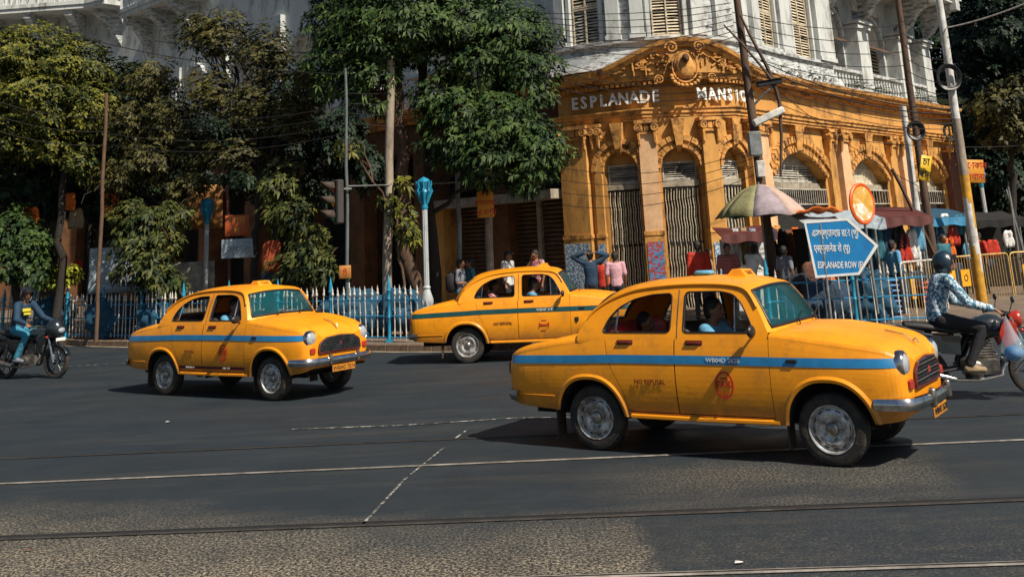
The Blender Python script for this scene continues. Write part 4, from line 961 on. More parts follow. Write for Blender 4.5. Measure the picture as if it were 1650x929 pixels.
bld = empty('corner_building', F(0, 0, 0), 0, 'old mansion block, ochre arcaded ground floor under white upper storeys, rounded corner', 'building')
_BL = F(0, 0, 0)
def B(mb, name, mats, smooth=None, parent=None):
    mb.v = [(v[0]-_BL.x, v[1]-_BL.y, v[2]-_BL.z) for v in mb.v]; return mb.build(name, mats, parent or bld, smooth)
def arch_top(s, s0, s1, spring, crown):
    c = (s0+s1)/2; q = min(1, abs(s-c)/((s1-s0)/2)); hw = (s1-s0)/2
    if crown-spring >= hw*.8: return spring+(crown-spring)*math.sqrt(max(0, 1-q*q))
    Rr = (hw*hw+(crown-spring)**2)/(2*(crown-spring)); return crown-Rr+math.sqrt(max(0, Rr*Rr-(q*hw)**2))
def bay(mb, s0, s1, z0, z1, o0, o1, spring, crown, d, depth, m=0, mr=0, n=14):
    fbox(mb, s0, o0, d-.3, d, z0, z1, m); fbox(mb, o1, s1, d-.3, d, z0, z1, m)
    ss = np.linspace(o0, o1, n+1); rt = [F(s, d, arch_top(s, o0, o1, spring, crown)) for s in ss]; up = [F(s, d, z1) for s in ss]; bk = [F(s, d-depth, arch_top(s, o0, o1, spring, crown)) for s in ss]
    mb.grid([rt, up], m); mb.grid([rt, bk], mr)
    for s in (o0, o1): mb.add([F(s, d, z0), F(s, d, spring), F(s, d-depth, spring), F(s, d-depth, z0)], [(0, 1, 2, 3)], mr)
def ring(o0, o1, spring, crown, r0, r1, d0, d1, nv, name, mats, legs=0):
    c = (o0+o1)/2; hw = (o1-o0)/2; k = nv
    full = crown-spring >= hw*.8
    for i in range(k):
        mb = MB(); pts = []
        for t in (i/k, (i+.5)/k, (i+1)/k):
            t = t+(.006 if t == i/k else (-.006 if t == (i+1)/k else 0))
            if full: a = PI*(1-t); base = lambda rr: (c+(hw+rr)*math.cos(a), spring+((crown-spring)+rr)*math.sin(a))
            else:
                h = crown-spring; Rr = (hw*hw+h*h)/(2*h); am = math.asin(min(1, hw/Rr)); a = PI/2+am-2*am*t; base = lambda rr: (c+(Rr+rr)*math.cos(a), crown-Rr+(Rr+rr)*math.sin(a))
            pts.append((base(r0), base(r1)))
        jd = random.uniform(-.008, .008)
        vs = [F(p[0], dd+jd, p[1]) for dd in (d0, d1) for q in pts for p in q]
        fs = [(6, 8, 9, 7), (8, 10, 11, 9), (0, 2, 8, 6), (2, 4, 10, 8), (1, 7, 9, 3), (3, 9, 11, 5), (0, 6, 7, 1), (4, 5, 11, 10)]
        mb.add(vs, fs); B(mb, name, mats)
def keystone(s, z0, z1, w0, w1, d, name='keystone', m=None):
    mb = MB(); T = fframe(s, d, 0); 
    mb.add([T @ Vector(p) for p in ((-w0, z0, 0), (w0, z0, 0), (w1, z1, 0), (-w1, z1, 0), (-w0*.8, z0+.04, .16), (w0*.8, z0+.04, .16), (w1, z1, .26), (-w1, z1, .26))], [(0, 1, 5, 4), (1, 2, 6, 5), (2, 3, 7, 6), (3, 0, 4, 7), (4, 5, 6, 7)])
    mb.add([T @ Vector(p) for p in ((-w0*.7, z0-.03, .02), (w0*.7, z0-.03, .02), (w0*.5, z0-.10, .06), (-w0*.5, z0-.10, .06), (-w0*.7, z0+.06, .20), (w0*.7, z0+.06, .20))], [(0, 1, 2, 3), (3, 2, 5, 4), (0, 3, 4), (1, 5, 2)])
    B(mb, name, m or OCH2)
def louvre(s0, s1, z0, z1, d, n, fm, sm, cols=1, name='louvre_window'):
    fr = MB(); w = .05
    fbox(fr, s0, s1, d, d+.05, z1-w, z1); fbox(fr, s0, s1, d, d+.05, z0, z0+w)
    for k in range(cols+1): s = s0+(s1-s0-w)*k/cols; fbox(fr, s, s+w, d, d+.05, z0+w, z1-w)
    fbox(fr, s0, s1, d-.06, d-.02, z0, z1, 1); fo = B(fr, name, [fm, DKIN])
    for c in range(cols):
        a = s0+(s1-s0-w)*c/cols+w; b = s0+(s1-s0-w)*(c+1)/cols
        for i in range(n):
            z = z0+w+(z1-z0-2*w)*(i+.5)/n; h = (z1-z0)/n*.55; mb = MB(); tl = random.uniform(-.012, .012)
            mb.add([F(a, d-.01, z+h/2+tl), F(b, d-.01, z+h/2+tl), F(b, d+.035, z-h/2), F(a, d+.035, z-h/2), F(a, d-.01, z+h/2-.012), F(b, d-.01, z+h/2-.012)], [(0, 1, 2, 3), (3, 2, 5, 4)]); B(mb, 'slat', sm, None, bld)
def gate(s0, s1, z0, z1, d, n, name='collapsible_gate', m=None):
    go = None
    fr = MB(); fbox(fr, s0, s1, d-.02, d+.04, z1-.04, z1); B(fr, 'gate_track', DARK); fr = MB(); fbox(fr, s0, s1, d-.02, d+.05, (z0+z1)*.52, (z0+z1)*.52+.07); go = B(fr, name, DARK)
    for i in range(n):
        s = s0+(s1-s0)*(i+.5)/n; mb = MB(); pts = []
        for k in range(13):
            z = z0+(z1-z0-.04)*k/12; pts.append(F(s+((-1)**k)*(s1-s0)/n*.16, d+.02+.02*((-1)**i), z))
        mb.tube(pts, .016, 4); B(mb, 'gate_bar', m or GATE)
# ground storey wall, bays
W = MB()
bay(W, -3.52, -.75, .1, 5.5, -2.15, -1.11, 4.05, 4.63, 0, .45)
bay(W, -.75, 1.0, .1, 5.5, -.45, .68, 4.05, 4.62, 0, .45)
bay(W, 1.0, 3.0, .1, 5.5, 1.41, 2.45, 4.05, 4.62, 0, .45)
bay(W, 3.0, 9.3, .1, 5.5, 4.35, 8.43, 3.78, 4.60, 0, .5)
bay(W, 9.3, 15.1, .1, 5.5, 10.22, 13.75, 3.75, 4.56, 0, .5)
bay(W, 15.1, 21.3, .1, 5.5, 16.6, 19.6, 3.75, 4.56, 0, .5)
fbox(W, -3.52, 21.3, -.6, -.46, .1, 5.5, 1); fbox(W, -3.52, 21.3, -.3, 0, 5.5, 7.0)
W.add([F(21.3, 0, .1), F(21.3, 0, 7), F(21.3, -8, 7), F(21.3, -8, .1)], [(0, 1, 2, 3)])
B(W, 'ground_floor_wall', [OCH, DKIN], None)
for (a, b, nv) in ((-2.15, -1.11, 11), (-.45, .68, 11), (1.41, 2.45, 11)):
    ring(a, b, 4.05, 4.62, .0, .09, .0, .10, nv, 'voussoir', OCH2); ring(a, b, 4.05, 4.62, .10, .20, .0, .05, nv, 'voussoir', OCH2); ring(a, b, 4.05, 4.62, .21, .36, .0, .13, nv, 'voussoir', OCH2)
    keystone((a+b)/2, 4.62, 5.44, .11, .19, 0)
    tp = MB(); n = 10; ss = np.linspace(a, b, n+1); tp.grid([[F(s, -.30, 4.20) for s in ss], [F(s, -.30, arch_top(s, a, b, 4.05, 4.62)-.005) for s in ss]]); B(tp, 'tympanum', OCH)
for (a, b, sp, cr, nv) in ((4.35, 8.43, 3.78, 4.60, 21), (10.22, 13.75, 3.75, 4.56, 17), (16.6, 19.6, 3.75, 4.56, 13)):
    ring(a, b, sp, cr, .0, .14, .0, .13, nv, 'voussoir', OCH2); ring(a, b, sp, cr, .15, .30, .0, .07, nv, 'voussoir', OCH2); ring(a, b, sp, cr, .31, .52, .0, .16, nv, 'voussoir', OCH2)
    keystone((a+b)/2, cr, 5.44, .22, .36, 0)
# piers: lower plaster, shaft, capital
def pier(s0, s1, dd, cm=OCH2, shaft=OCH, base=True):
    c = (s0+s1)/2
    m = MB(); fbox(m, s0, s1, .001, dd, 2.30, 5.05); B(m, 'pier_shaft', shaft)
    m = MB(); fbox(m, s0-.03, s1+.03, .001, dd+.04, 2.18, 2.30); fbox(m, s0-.015, s1+.015, .001, dd+.02, 2.10, 2.18); B(m, 'pier_moulding', OCH2)
    m = MB(); fbox(m, s0-.02, s1+.02, .001, dd+.03, .12, 2.10); B(m, 'pier_base', PINKP if not base else OCH)
    m = MB(); fbox(m, s0-.04, s1+.04, .001, dd+.06, 5.05, 5.12); fbox(m, s0-.08, s1+.08, .001, dd+.12, 5.36, 5.46)
    for k in range(3):
        fbox(m, s0+(s1-s0)*(k+.1)/3, s0+(s1-s0)*(k+.9)/3, .001, dd+.07, 5.14, 5.36)
    B(m, 'capital', cm)
    for sg in (-1, 1):
        m = MB(); T = fframe(c+sg*((s1-s0)/2-.02), dd+.05, 5.24); m.lathe([(.0, .10), (.045, .10), (.045, .07), (.07, .07), (.07, .10), (.11, .10), (.12, -.06), (0, -.06)], 16, T); B(m, 'scroll', cm, 40)
        m = MB(); T = fframe(c+sg*((s1-s0)/2-.02), dd+.03, 4.95); m.add([T @ Vector(p) for p in ((-.05, .22, .0), (.05, .22, .0), (.04, -.25, 0), (-.04, -.25, 0), (-.04, .2, .10), (.04, .2, .10), (.02, -.18, .05), (-.02, -.18, .05))], [(0, 1, 5, 4), (1, 2, 6, 5), (2, 3, 7, 6), (3, 0, 4, 7), (4, 5, 6, 7)]); B(m, 'pendant', cm)
pier(-3.50, -2.60, .22); pier(-2.44, -2.20, .10); pier(-1.02, -.52, .16, shaft=PINKP); pier(.76, 1.22, .20, shaft=OCH); pier(2.60, 3.05, .22, shaft=OCH); pier(3.15, 4.20, .12, shaft=PINKP); pier(8.60, 9.10, .18); pier(9.30, 10.0, .30, shaft=PINKP); pier(13.95, 14.6, .18); pier(14.8, 15.6, .3, shaft=PINKP); pier(20.0, 21.2, .25, shaft=mat('brown_plaster', (.22, .085, .045), .85, .25, 3, dirt=(.08, .03, .02), dscale=3, damt=.6))
# entablature
E = MB()
fprof(E, -3.62, 21.4, [(0, 5.46), (.20, 5.46), (.20, 5.54), (.24, 5.54), (.24, 5.64), (.29, 5.64), (.29, 5.74), (.34, 5.76), (.34, 5.80), (.05, 5.82), (0, 5.82)]); B(E, 'architrave', OCH2)
E = MB(); fbox(E, -3.55, 21.35, 0, .10, 5.82, 6.46); B(E, 'frieze', OCH)
cp = [(0, 6.46), (.12, 6.46), (.16, 6.52), (.20, 6.55), (.20, 6.62), (.52, 6.66), (.55, 6.76), (.62, 6.80), (.66, 6.92), (.10, 7.02), (0, 7.02)]
def hump(s):
    q = (s-.35)/2.45; return .80*math.cos(min(1, abs(q))*PI/2)**1.6 if abs(q) < 1 else 0
E = MB(); fprof(E, -3.62, -2.15, cp); fprof(E, 2.85, 21.4, cp); B(E, 'cornice', OCH2)
E = MB(); fprof(E, -2.15, 2.85, [(0, 6.60), (.30, 6.60), (.34, 6.70), (.36, 6.76), (0, 6.80)]); B(E, 'cornice', OCH2)
E = MB(); fprof(E, -2.2, 2.9, [(.0, 6.74), (.50, 6.74), (.54, 6.84), (.62, 6.88), (.66, 7.0), (.05, 7.10), (0, 7.10)], st=.18, zoff=lambda s: hump(s)-.03); B(E, 'pediment_arch', OCH2)
E = MB(); ss = np.linspace(-2.1, 2.8, 40); E.grid([[F(s, .40, 6.74) for s in ss], [F(s, .40, 6.80+hump(s)) for s in ss]]); B(E, 'pediment_panel', OCH)
n = 0
for s in np.arange(-3.5, 21.2, .155):      # dentils under the cornice
    if 1 > s > -.4: continue
    if s > 12 and n % 2: n += 1; continue
    n += 1; m = MB(); T = fframe(s, .20, 6.48); m.box(-.045, .045, 0, .085, 0, .10, 0, T); B(m, 'dentil', OCH2)
# carved relief in the pediment: strapwork blocks and scrolls
for i in range(130):
    s = random.uniform(-1.75, 2.4); z = random.uniform(6.84, 6.78+hump(s)*.95)
    if hump(s) < .14 or abs(s-.35) < .28: continue
    T = fframe(s, .40, z) @ Matrix.Rotation(random.choice([0, 0, PI/2, .6, -.6]), 4, 'Z'); m = MB(); w = random.uniform(.05, .15)
    m.rbox(-w, w, -.022, .022, 0, random.uniform(.05, .13), .012, 0, T); B(m, 'relief_block', OCH2 if i % 3 else OCH)
def scroll(s, z, r, d, sg, name='scroll'):
    m = MB(); T = fframe(s, d, z); pts = []
    for k in range(26):
        a = k/25*PI*3.4; rr = r*(1-k/25*.86); pts.append(T @ Vector((sg*rr*math.cos(a), rr*math.sin(a), .02+.05*k/25)))
    m.tube(pts, [r*.22*(1-k/25*.5) for k in range(26)], 6); B(m, name, OCH2, 60)
scroll(.06, 7.44, .19, .70, -1); scroll(.68, 7.44, .17, .70, 1); scroll(-.30, 6.55, .14, .52, -1); scroll(1.02, 6.55, .14, .52, 1)
scroll(-1.25, 6.98, .10, .42, 1); scroll(1.95, 6.98, .10, .42, -1); scroll(-.75, 7.10, .13, .42, 1); scroll(1.45, 7.10, .13, .42, -1)
m = MB(); T = fframe(.36, .46, 6.92)                # cartouche shield
rows = []
for i in range(9):
    a = i/8*PI; rows.append([T @ Vector((.30*math.sin(a)*math.cos(q)*(1 if i < 5 else .9), -.40*math.cos(a)*1.0, .10+.16*math.sin(a)*math.sin(q))) for q in np.linspace(0, PI, 13)])
m.grid(rows); B(m, 'cartouche', OCH2, 60)
for (rx, rz, rr, zc) in ((.38, .46, .035, 6.90), (.30, .38, .028, 6.92)):
    m = MB(); T = fframe(.36, .56, zc); m.tube([T @ Vector((rx*math.cos(a), rz*math.sin(a), 0)) for a in np.linspace(0, 2*PI, 25)], rr, 6); B(m, 'cartouche_frame', OCH2, 60)
m = MB(); T = fframe(.36, .55, 6.45)                 # swag under the shield
for k in range(11): a = PI+PI*k/10; m.ell(T @ Vector((.42*math.cos(a), .30*math.sin(a)+.18, .04)), (.065, .065, .065), 0, 8, 6)
tag(B(m, 'garland', OCH2, 60), kind='stuff')
m = MB(); T = fframe(.36, .70, 7.12); m.ell(T @ Vector((0, 0, .06)), (.11, .11, .14), 0, 12, 8); m.cap(T @ Vector((0, -.02, .14)), T @ Vector((0, -.06, .19)), .03, .03); B(m, 'carved_boss', mat('dark_stone', (.10, .05, .02), .9, .3, 8), 60)
# letters
def letters(word, s0, s1, z, size):
    k = len(word)
    for i, ch in enumerate(word):
        s = s0+(s1-s0)*(i+.5)/k; o = text(ch, size, Matrix.Translation(-_BL) @ fframe(s, .115, z) , LETM, bld, 'letter', .03, sx=.86, bold=.012)
letters('ESPLANADE', -3.08, -.28, 6.13, .50); letters('MANSIONS', .72, 3.42, 6.13, .50)
# openings: vents, gates
for (a, b) in ((-2.15, -1.11), (-.45, .68), (1.41, 2.45)):
    louvre(a+.02, b-.02, 3.70, 4.24, -.28, 7, GREYW, GREYW)
    m = MB(); fbox(m, a, b, -.32, -.16, 3.52, 3.69); B(m, 'lintel', CONC)
    gate(a+.02, b-.02, .15, 3.50, -.22, 13)
for (a, b, sp, cr) in ((4.35, 8.43, 3.78, 4.60), (10.22, 13.75, 3.75, 4.56), (16.6, 19.6, 3.75, 4.56)):
    m = MB(); ss = np.linspace(a, b, 13); m.grid([[F(s, -.38, 4.22) for s in ss], [F(s, -.38, max(4.22, arch_top(s, a, b, sp, cr))) for s in ss]]); B(m, 'fanlight_panel', GREYW)
    if a < 10: louvre(a+.05, b-.05, 3.66, 4.22, -.36, 6, GREYW, GREYW, 3)
    else:
        m = MB(); fbox(m, a, b, -.42, -.36, 3.45, 4.22); B(m, 'door_panel', CREAM)
    m = MB(); fbox(m, a, b, -.36, -.20, 3.44, 3.64); B(m, 'sill_band', CONC)
    m = MB(); fbox(m, a, b, -.05, .0, 2.92, 2.96); fbox(m, a, b, -.05, .0, 3.40, 3.44); B(m, 'balustrade_rail', GREYW)
    for s in np.linspace(a+.06, b-.06, 26 if a < 10 else 14): m = MB(); m.tube([F(s, -.025, 2.95), F(s, -.025, 3.42)], .016, 4); B(m, 'balustrade_bar', GREYW)
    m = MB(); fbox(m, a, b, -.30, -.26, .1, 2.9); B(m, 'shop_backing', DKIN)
# posters
def poster(s0, s1, z0, z1, d, m_, nm='poster'):
    m = MB(); T = fframe((s0+s1)/2, d, 0); w = (s1-s0)/2; m.box(-w, w, z0, z1, 0, .006, 0, T); B(m, nm, m_)
poster(-3.48, -2.62, .25, 2.05, .27, POSTER); poster(-2.44, -2.2, .25, 2.0, .14, POSTER); poster(-1.0, -.54, .2, 2.0, .20, POSTR); poster(.78, 1.2, .2, 1.9, .24, POSTER)
# ---- upper white storeys
U = MB()
fbox(U, -3.55, 21.35, -.30, -.10, 7.0, 7.10)
fprof(U, -3.6, 10.2, [(-.1, 7.02), (.35, 7.04), (.25, 7.30), (.12, 7.32), (.08, 7.55), (.0, 7.58), (-.02, 7.80), (.10, 7.82), (.10, 7.92), (-.1, 7.92)], 1)
B(U, 'parapet_band', [WST, WST2])
def upwall(s0, s1, z0, z1, wins, d=-.12, nm='upper_wall', m_=None):
    U = MB(); cur = s0
    for (a, b, wz0, wz1) in wins:
        if a > cur: fbox(U, cur, a, d-.25, d, z0, z1)
        fbox(U, a, b, d-.25, d, z0, wz0); fbox(U, a, b, d-.25, d, wz1, z1); cur = b
    fbox(U, cur, s1, d-.25, d, z0, z1); B(U, nm, m_ or WST)
wins = [(-3.02, -2.0, 7.94, 10.4), (-.42, .60, 7.97, 10.4), (4.82, 6.03, 8.05, 10.4), (7.38, 8.79, 7.95, 10.4)]
upwall(-3.55, 10.4, 7.9, 16, wins)
for (a, b, z0, z1) in wins:
    louvre(a+.04, b-.04, z0, z0+1.15, -.20, 11, CREAM, CREAM if a > -1 else GREYW, 2, 'louvred_shutter'); louvre(a+.04, b-.04, z0+1.17, z1, -.20, 11, CREAM, CREAM, 2, 'louvred_shutter')
    m = MB(); fbox(m, a-.12, a, -.12, -.02, z0-.05, z1+.1); fbox(m, b, b+.12, -.12, -.02, z0-.05, z1+.1); fbox(m, a-.2, b+.2, -.12, .06, z0-.12, z0-.04); B(m, 'window_surround', WST)
# pilasters between the windows
for (a, b, dd) in ((-3.55, -3.2, .06), (-1.75, -1.35, .08), (-1.0, -.62, .10), (.82, 1.22, .10), (1.7, 2.1, .08), (3.1, 3.6, .10), (4.1, 4.6, .06), (6.3, 7.1, .05), (9.02, 10.25, .12)):
    m = MB(); fbox(m, a, b, -.12, dd, 7.93, 14); fbox(m, a-.04, b+.04, -.12, dd+.04, 7.93, 8.08); B(m, 'pilaster', WST)
for (a, b) in ((-1.9, -1.1), (1.3, 2.7)):
    m = MB(); fbox(m, a, b, -.12, -.08, 8.25, 9.5, 0); B(m, 'wall_panel', WST2)
# right wing: recessed arcade with projecting balcony above
upwall(10.4, 21.3, 7.0, 16, [(11.0, 13.4, 8.1, 10.6), (14.6, 17.4, 8.1, 10.7), (18.9, 19.9, 8.2, 10.5)], d=-.9)
for (a, b) in ((11.2, 13.2), (14.8, 17.2), (18.95, 19.85)):
    louvre(a+.3, b-.3, 8.0, 9.35, -1.0, 9, CREAM, CREAM, 2, 'louvred_shutter')
    m = MB(); cx = (a+b)/2; m.grid([[F(s, -.95, 9.35) for s in np.linspace(a, b, 12)], [F(s, -.95, 9.4+1.1*math.sqrt(max(0, 1-((s-cx)/((b-a)/2))**2))) for s in np.linspace(a, b, 12)]]); B(m, 'arched_fanlight', GREYW)
    m = MB(); m.grid([[F(s, -.75, 9.30) for s in np.linspace(a+.1, b-.1, 4)], [F(s, -.15, 8.95) for s in np.linspace(a+.1, b-.1, 4)]]); B(m, 'window_awning', SHUT)
    ring(a, b, 9.40, 10.5, 0, .14, -.9, -.78, 11, 'arch_block', WST)
for (a, b) in ((10.4, 10.9), (13.5, 14.5), (17.6, 18.8), (20.3, 21.2)):
    m = MB(); fbox(m, a, b, -.9, -.30, 7.1, 10.0); B(m, 'pillar', WST)
    m = MB(); fbox(m, a-.1, b+.1, -.9, -.20, 9.7, 9.85); fbox(m, a-.15, b+.15, -.9, -.12, 9.9, 10.02); B(m, 'pillar_cap', WST)
    c = (a+b)/2; m = MB(); T = fframe(c, -.3, 0); m.add([T @ Vector(p) for x in (-.18, .18) for p in ((x, 10.0, 0), (x, 11.4, 0), (x, 11.4, 1.35), (x, 11.1, 1.3), (x, 10.7, .75), (x, 10.3, .45))], [(0, 1, 2, 3, 4, 5), (11, 10, 9, 8, 7, 6)]+[(i, (i+1) % 6, 6+(i+1) % 6, 6+i) for i in range(6)]); B(m, 'bracket', WST2)
    m = MB(); fbox(m, c-.22, c+.22, 1.05, 1.35, 11.1, 11.9); B(m, 'bracket_block', WST)
m = MB(); fbox(m, 10.4, 21.5, -.9, 1.2, 11.42, 11.6); fbox(m, 10.4, 21.5, 1.0, 1.3, 11.6, 11.8, 0); B(m, 'balcony_slab', WST)
m = MB(); fbox(m, 10.4, 21.4, -.62, -.30, 7.05, 7.25); fbox(m, 10.4, 21.4, -.60, -.32, 7.86, 7.98); B(m, 'parapet_band', WST2)
for s in np.arange(10.5, 21.3, .28): m = MB(); T = Matrix.Translation(F(s, -.45, 7.25)); m.lathe([(.06, 0), (.04, .1), (.085, .22), (.05, .42), (.06, .6)], 7, T); B(m, 'baluster', WST2 if random.random() < .4 else WST, 50)
m = MB(); m.add([F(21.35, -.9, 7), F(21.35, -.9, 16), F(21.35, -9, 16), F(21.35, -9, 7)], [(0, 1, 2, 3)]); B(m, 'side_wall', WST2)
# ---- left wing behind the trees
SHADE_OCH = mat('shade_toned_ochre', (.13, .055, .018), .9, .4, 1.5, bump=.3, bscale=9, dirt=(.03, .014, .008), dscale=1.2, damt=.85)  # dirty ochre, its base colour darkened so the ground floor reads as shaded
LW = MB(); fbox(LW, -59.5, -3.55, -1.55, -.05, 5.5, 6.6); fbox(LW, -59.5, -3.55, -1.6, -1.5, .1, 5.5, 1); B(LW, 'left_wing_wall', [SHADE_OCH, DKIN])
LW = MB(); fprof(LW, -59.5, -3.66, [(p[0], p[1]) for p in cp]); B(LW, 'cornice', OCH2)
upwall(-59.5, -3.56, 7.0, 27, [(s, s+1.6, 8.3, 11.0) for s in np.arange(-56, -6, 4.6)], d=-.15)
for s in np.arange(-56, -6, 4.6):
    louvre(s+.05, s+1.55, 8.3, 10.0, -.3, 7, CREAM, GREYW, 2, 'louvred_shutter')
    m = MB(); cx = s+.8; m.grid([[F(q, -.28, 10.0) for q in np.linspace(s, s+1.6, 9)], [F(q, -.28, 10.95) for q in np.linspace(s, s+1.6, 9)]]); B(m, 'fanlight_panel', CREAM)
    ring(s-.1, s+1.7, 10.2, 11.1, 0, .18, -.15, .06, 9, 'arch_block', WST)
    m = MB(); fbox(m, s-1.5, s-.7, -.15, .12, 7.0, 12.2); B(m, 'pilaster', WST)
    m = MB(); fbox(m, s-.4, s+2.0, -.15, 1.0, 7.9, 8.02); B(m, 'balconet_slab', WST)
for s in np.arange(-58, -4, 3.9): m = MB(); fbox(m, s, s+.9, -.9, 0, .1, 5.5); B(m, 'arcade_pier', SHADE_OCH)
# big balcony on brackets, left
def balcony(s0, s1, z, dd):
    m = MB(); fbox(m, s0, s1, -.1, dd, z, z+.22, 0, .8); fbox(m, s0, s1, dd-.25, dd+.08, z+.22, z+.42, 0, .8); fbox(m, s0, s1, dd-.22, dd+.02, z+1.35, z+1.55, 0, .8); B(m, 'balcony_slab', WST)
    for s in np.arange(s0+.2, s1, .30):
        m = MB()
        if int((s-s0)/.30) % 9 == 0: m.cbox((0, 0, .46), (.30, .26, .94), 0, Matrix.Translation(F(s, dd-.1, z+.42)))
        else: m.lathe([(.06, 0), (.05, .12), (.10, .30), (.05, .60), (.07, .92)], 8, Matrix.Translation(F(s, dd-.1, z+.42)))
        B(m, 'baluster', WST, 50)
    for s in np.arange(s0+.4, s1, 2.3):
        m = MB(); T = fframe(s, 0, 0); m.add([T @ Vector(p) for x in (-.2, .2) for p in ((x, z-1.9, 0), (x, z, 0), (x, z, dd-.1), (x, z-.3, dd-.15), (x, z-.7, dd*.5), (x, z-1.3, dd*.25))], [(0, 1, 2, 3, 4, 5), (11, 10, 9, 8, 7, 6)]+[(i, (i+1) % 6, 6+(i+1) % 6, 6+i) for i in range(6)]); B(m, 'bracket', WST2)
balcony(-59, -34.2, 15.3, 1.6); balcony(-32.5, -26.5, 14.2, 1.5)
# shop front with awning and shutter
m = MB(); fbox(m, -10.0, -3.62, -.3, .55, 3.40, 3.68); B(m, 'awning_beam', CONC)
for k in range(24):
    z = .15+k*.135; m = MB(); fprof(m, -9.4, -4.3, [(-.45, z), (-.39, z+.02), (-.36, z+.0675), (-.39, z+.115), (-.45, z+.135)]); B(m, 'shutter_slat', SHUT)
m = MB(); fbox(m, -5.30, -5.14, -.3, -.18, .1, 3.4); B(m, 'shutter_post', CONC)
m = MB(); fbox(m, -10.1, -9.4, -.5, .2, .1, 3.4); B(m, 'shop_pier', OCH)
gate(-16.6, -11.5, .15, 4.2, -.6, 24, 'tall_gate', DARK)
# drainpipe at the right end
q0 = F(21.0, .45, 6.6); q1 = F(21.3, .45, 2.4); m = MB(); m.tube([q0, (q0+q1)/2, q1], .13, 10); B(m, 'drainpipe', mat('grey_pipe', (.33, .38, .38), .6, .2), 50)
# ------------------------------------------------------------------ railings
PK = mat('picket_cream', (.62, .60, .54), .55, .2, 9, dirt=(.16, .10, .05), dscale=6, damt=.75, dthr=(.42, .62)); RB = mat('railing_blue', (.015, .22, .42), .45, .2, 7, dirt=(.03, .06, .08), dscale=6, damt=.6)
RB2 = mat('railing_bright_blue', (.010, .23, .38), .42, .2, 7, dirt=(.03, .09, .12), dscale=5, damt=.5)
pm = MB(); pm.box(-.011, .011, -.011, .011, .04, .98); pm.lathe([(.010, .98), (.030, 1.00), (.034, 1.04), (.018, 1.08), (.020, 1.10), (.028, 1.115), (.010, 1.16), (0, 1.22)], 7); pm.lathe([(.012, .60), (.022, .63), (.012, .66)], 6, None, 0, False)
picket = pm.build('picket', PK, None, 50); bpy.data.objects.remove(picket); picket_me = bpy.data.meshes['picket']
pp = MB(); pp.cbox((0, 0, .03), (.16, .16, .06)); pp.lathe([(.050, 0), (.050, .10), (.036, .14), (.036, .50), (.052, .53), (.036, .56), (.034, .88), (.055, .92), (.040, .96), (.034, 1.06), (.060, 1.10), (.044, 1.15), (.048, 1.20), (.020, 1.36), (0, 1.46)], 10)
_o = pp.build('post', RB2, None, 40); bpy.data.objects.remove(_o); post_me = bpy.data.meshes['post']
def railing(path, label, z0=.146, pitch=.165, post_every=1.75, missing=()):
    P = np.array(path, float); s = np.r_[0, np.cumsum(np.linalg.norm(np.diff(P, axis=0), axis=1))]; o0 = P[0]
    r = empty('railing', (o0[0], o0[1], z0), 0, label, 'railing', 'painted street railings')
    def pt(q): return np.array([np.interp(q, s, P[:, k]) for k in (0, 1)])-o0
    n = 0
    for q in np.arange(0, s[-1]+.01, post_every): p = pt(q); o = part('post', post_me, parent=r, loc=(p[0], p[1], 0))
    for q in np.arange(pitch, s[-1], pitch):
        if abs((q % post_every)) < .08 or abs((q % post_every)-post_every) < .08 or random.random() < .035: continue
        p = pt(q); part('picket', picket_me, parent=r, loc=(p[0], p[1], random.uniform(-.012, .012)), rot=(random.uniform(-.02, .02), random.uniform(-.03, .03), random.uniform(-.3, .3)))
    for z in (.10, .55, .90):
        m = MB(); m.tube([(*pt(q), z) for q in np.linspace(0, s[-1], 14)], .017, 6); m.build('rail', RB, r, 50)
    return r
railing([(-17.5, 34.6), (-15.6, 33.3), (-13.0, 31.35), (-9.0, 28.55), (-5.0, 25.85), (-2.35, 24.15)], 'cream picket railing with blue posts running behind the left taxi')
railing([(5.0, 22.95), (8.25, 22.75)], 'cream picket railing with blue posts under the blue arrow sign')
# dark blue sheet / bushes of blue cloth behind the left railing
BLC = cloth('tarpaulin_blue', (.006, .055, .105)); PLW = cloth('plastic_sheet_grey', (.30, .36, .40), bump=1, bscale=6)
def barrier(p0, p1, label, pans, lean=0.0, z0=.0, h=1.15, col=None):
    p0, p1 = Vector(p0), Vector(p1); d = p1-p0; L = d.length; an = math.atan2(d.y, d.x); r = empty('crowd_barrier', (p0.x, p0.y, z0), an, label, 'barrier', 'steel crowd barriers'); r.rotation_euler.x = lean
    m = MB(); c = .10; m.tube([(0, 0, .12), (0, 0, h-c), (.03, 0, h-.03), (c, 0, h), (L-c, 0, h), (L-.03, 0, h-.03), (L, 0, h-c), (L, 0, .12), (0, 0, .12)], .022, 8); fo = m.build('frame', col or BRM, r, 50)
    for k in range(1, int(L/.115)): m = MB(); m.tube([(k*.115, 0, .12), (k*.115, 0, h)], .009, 5); m.build('bar', BRM2, r)
    for x in (.25, L-.25): m = MB(); m.tube([(x, -.28, .01), (x, 0, .13), (x, .28, .01)], .018, 6); m.build('foot', BRM2, r)
    for (a, b, z, hh) in pans: 
        m = MB(); m.rbox(a, b, -.035, -.02, z, z+hh, .004); po = m.build('plate', YPL, r)
        m = MB(); w = (b-a); m.extr([(w*.22*math.cos(t)+a+w/2, w*.24*math.sin(t)+z+hh/2) for t in np.linspace(0, 2*PI, 14, endpoint=False)], .003, frame((0, -.037, 0), (1, 0, 0), (0, 0, 1), (0, -1, 0)), 0, [[(w*.14*math.cos(t)+a+w/2, w*.15*math.sin(t)+z+hh/2) for t in np.linspace(0, 2*PI, 14, endpoint=False)]]); m.build('emblem', DKRED, po)
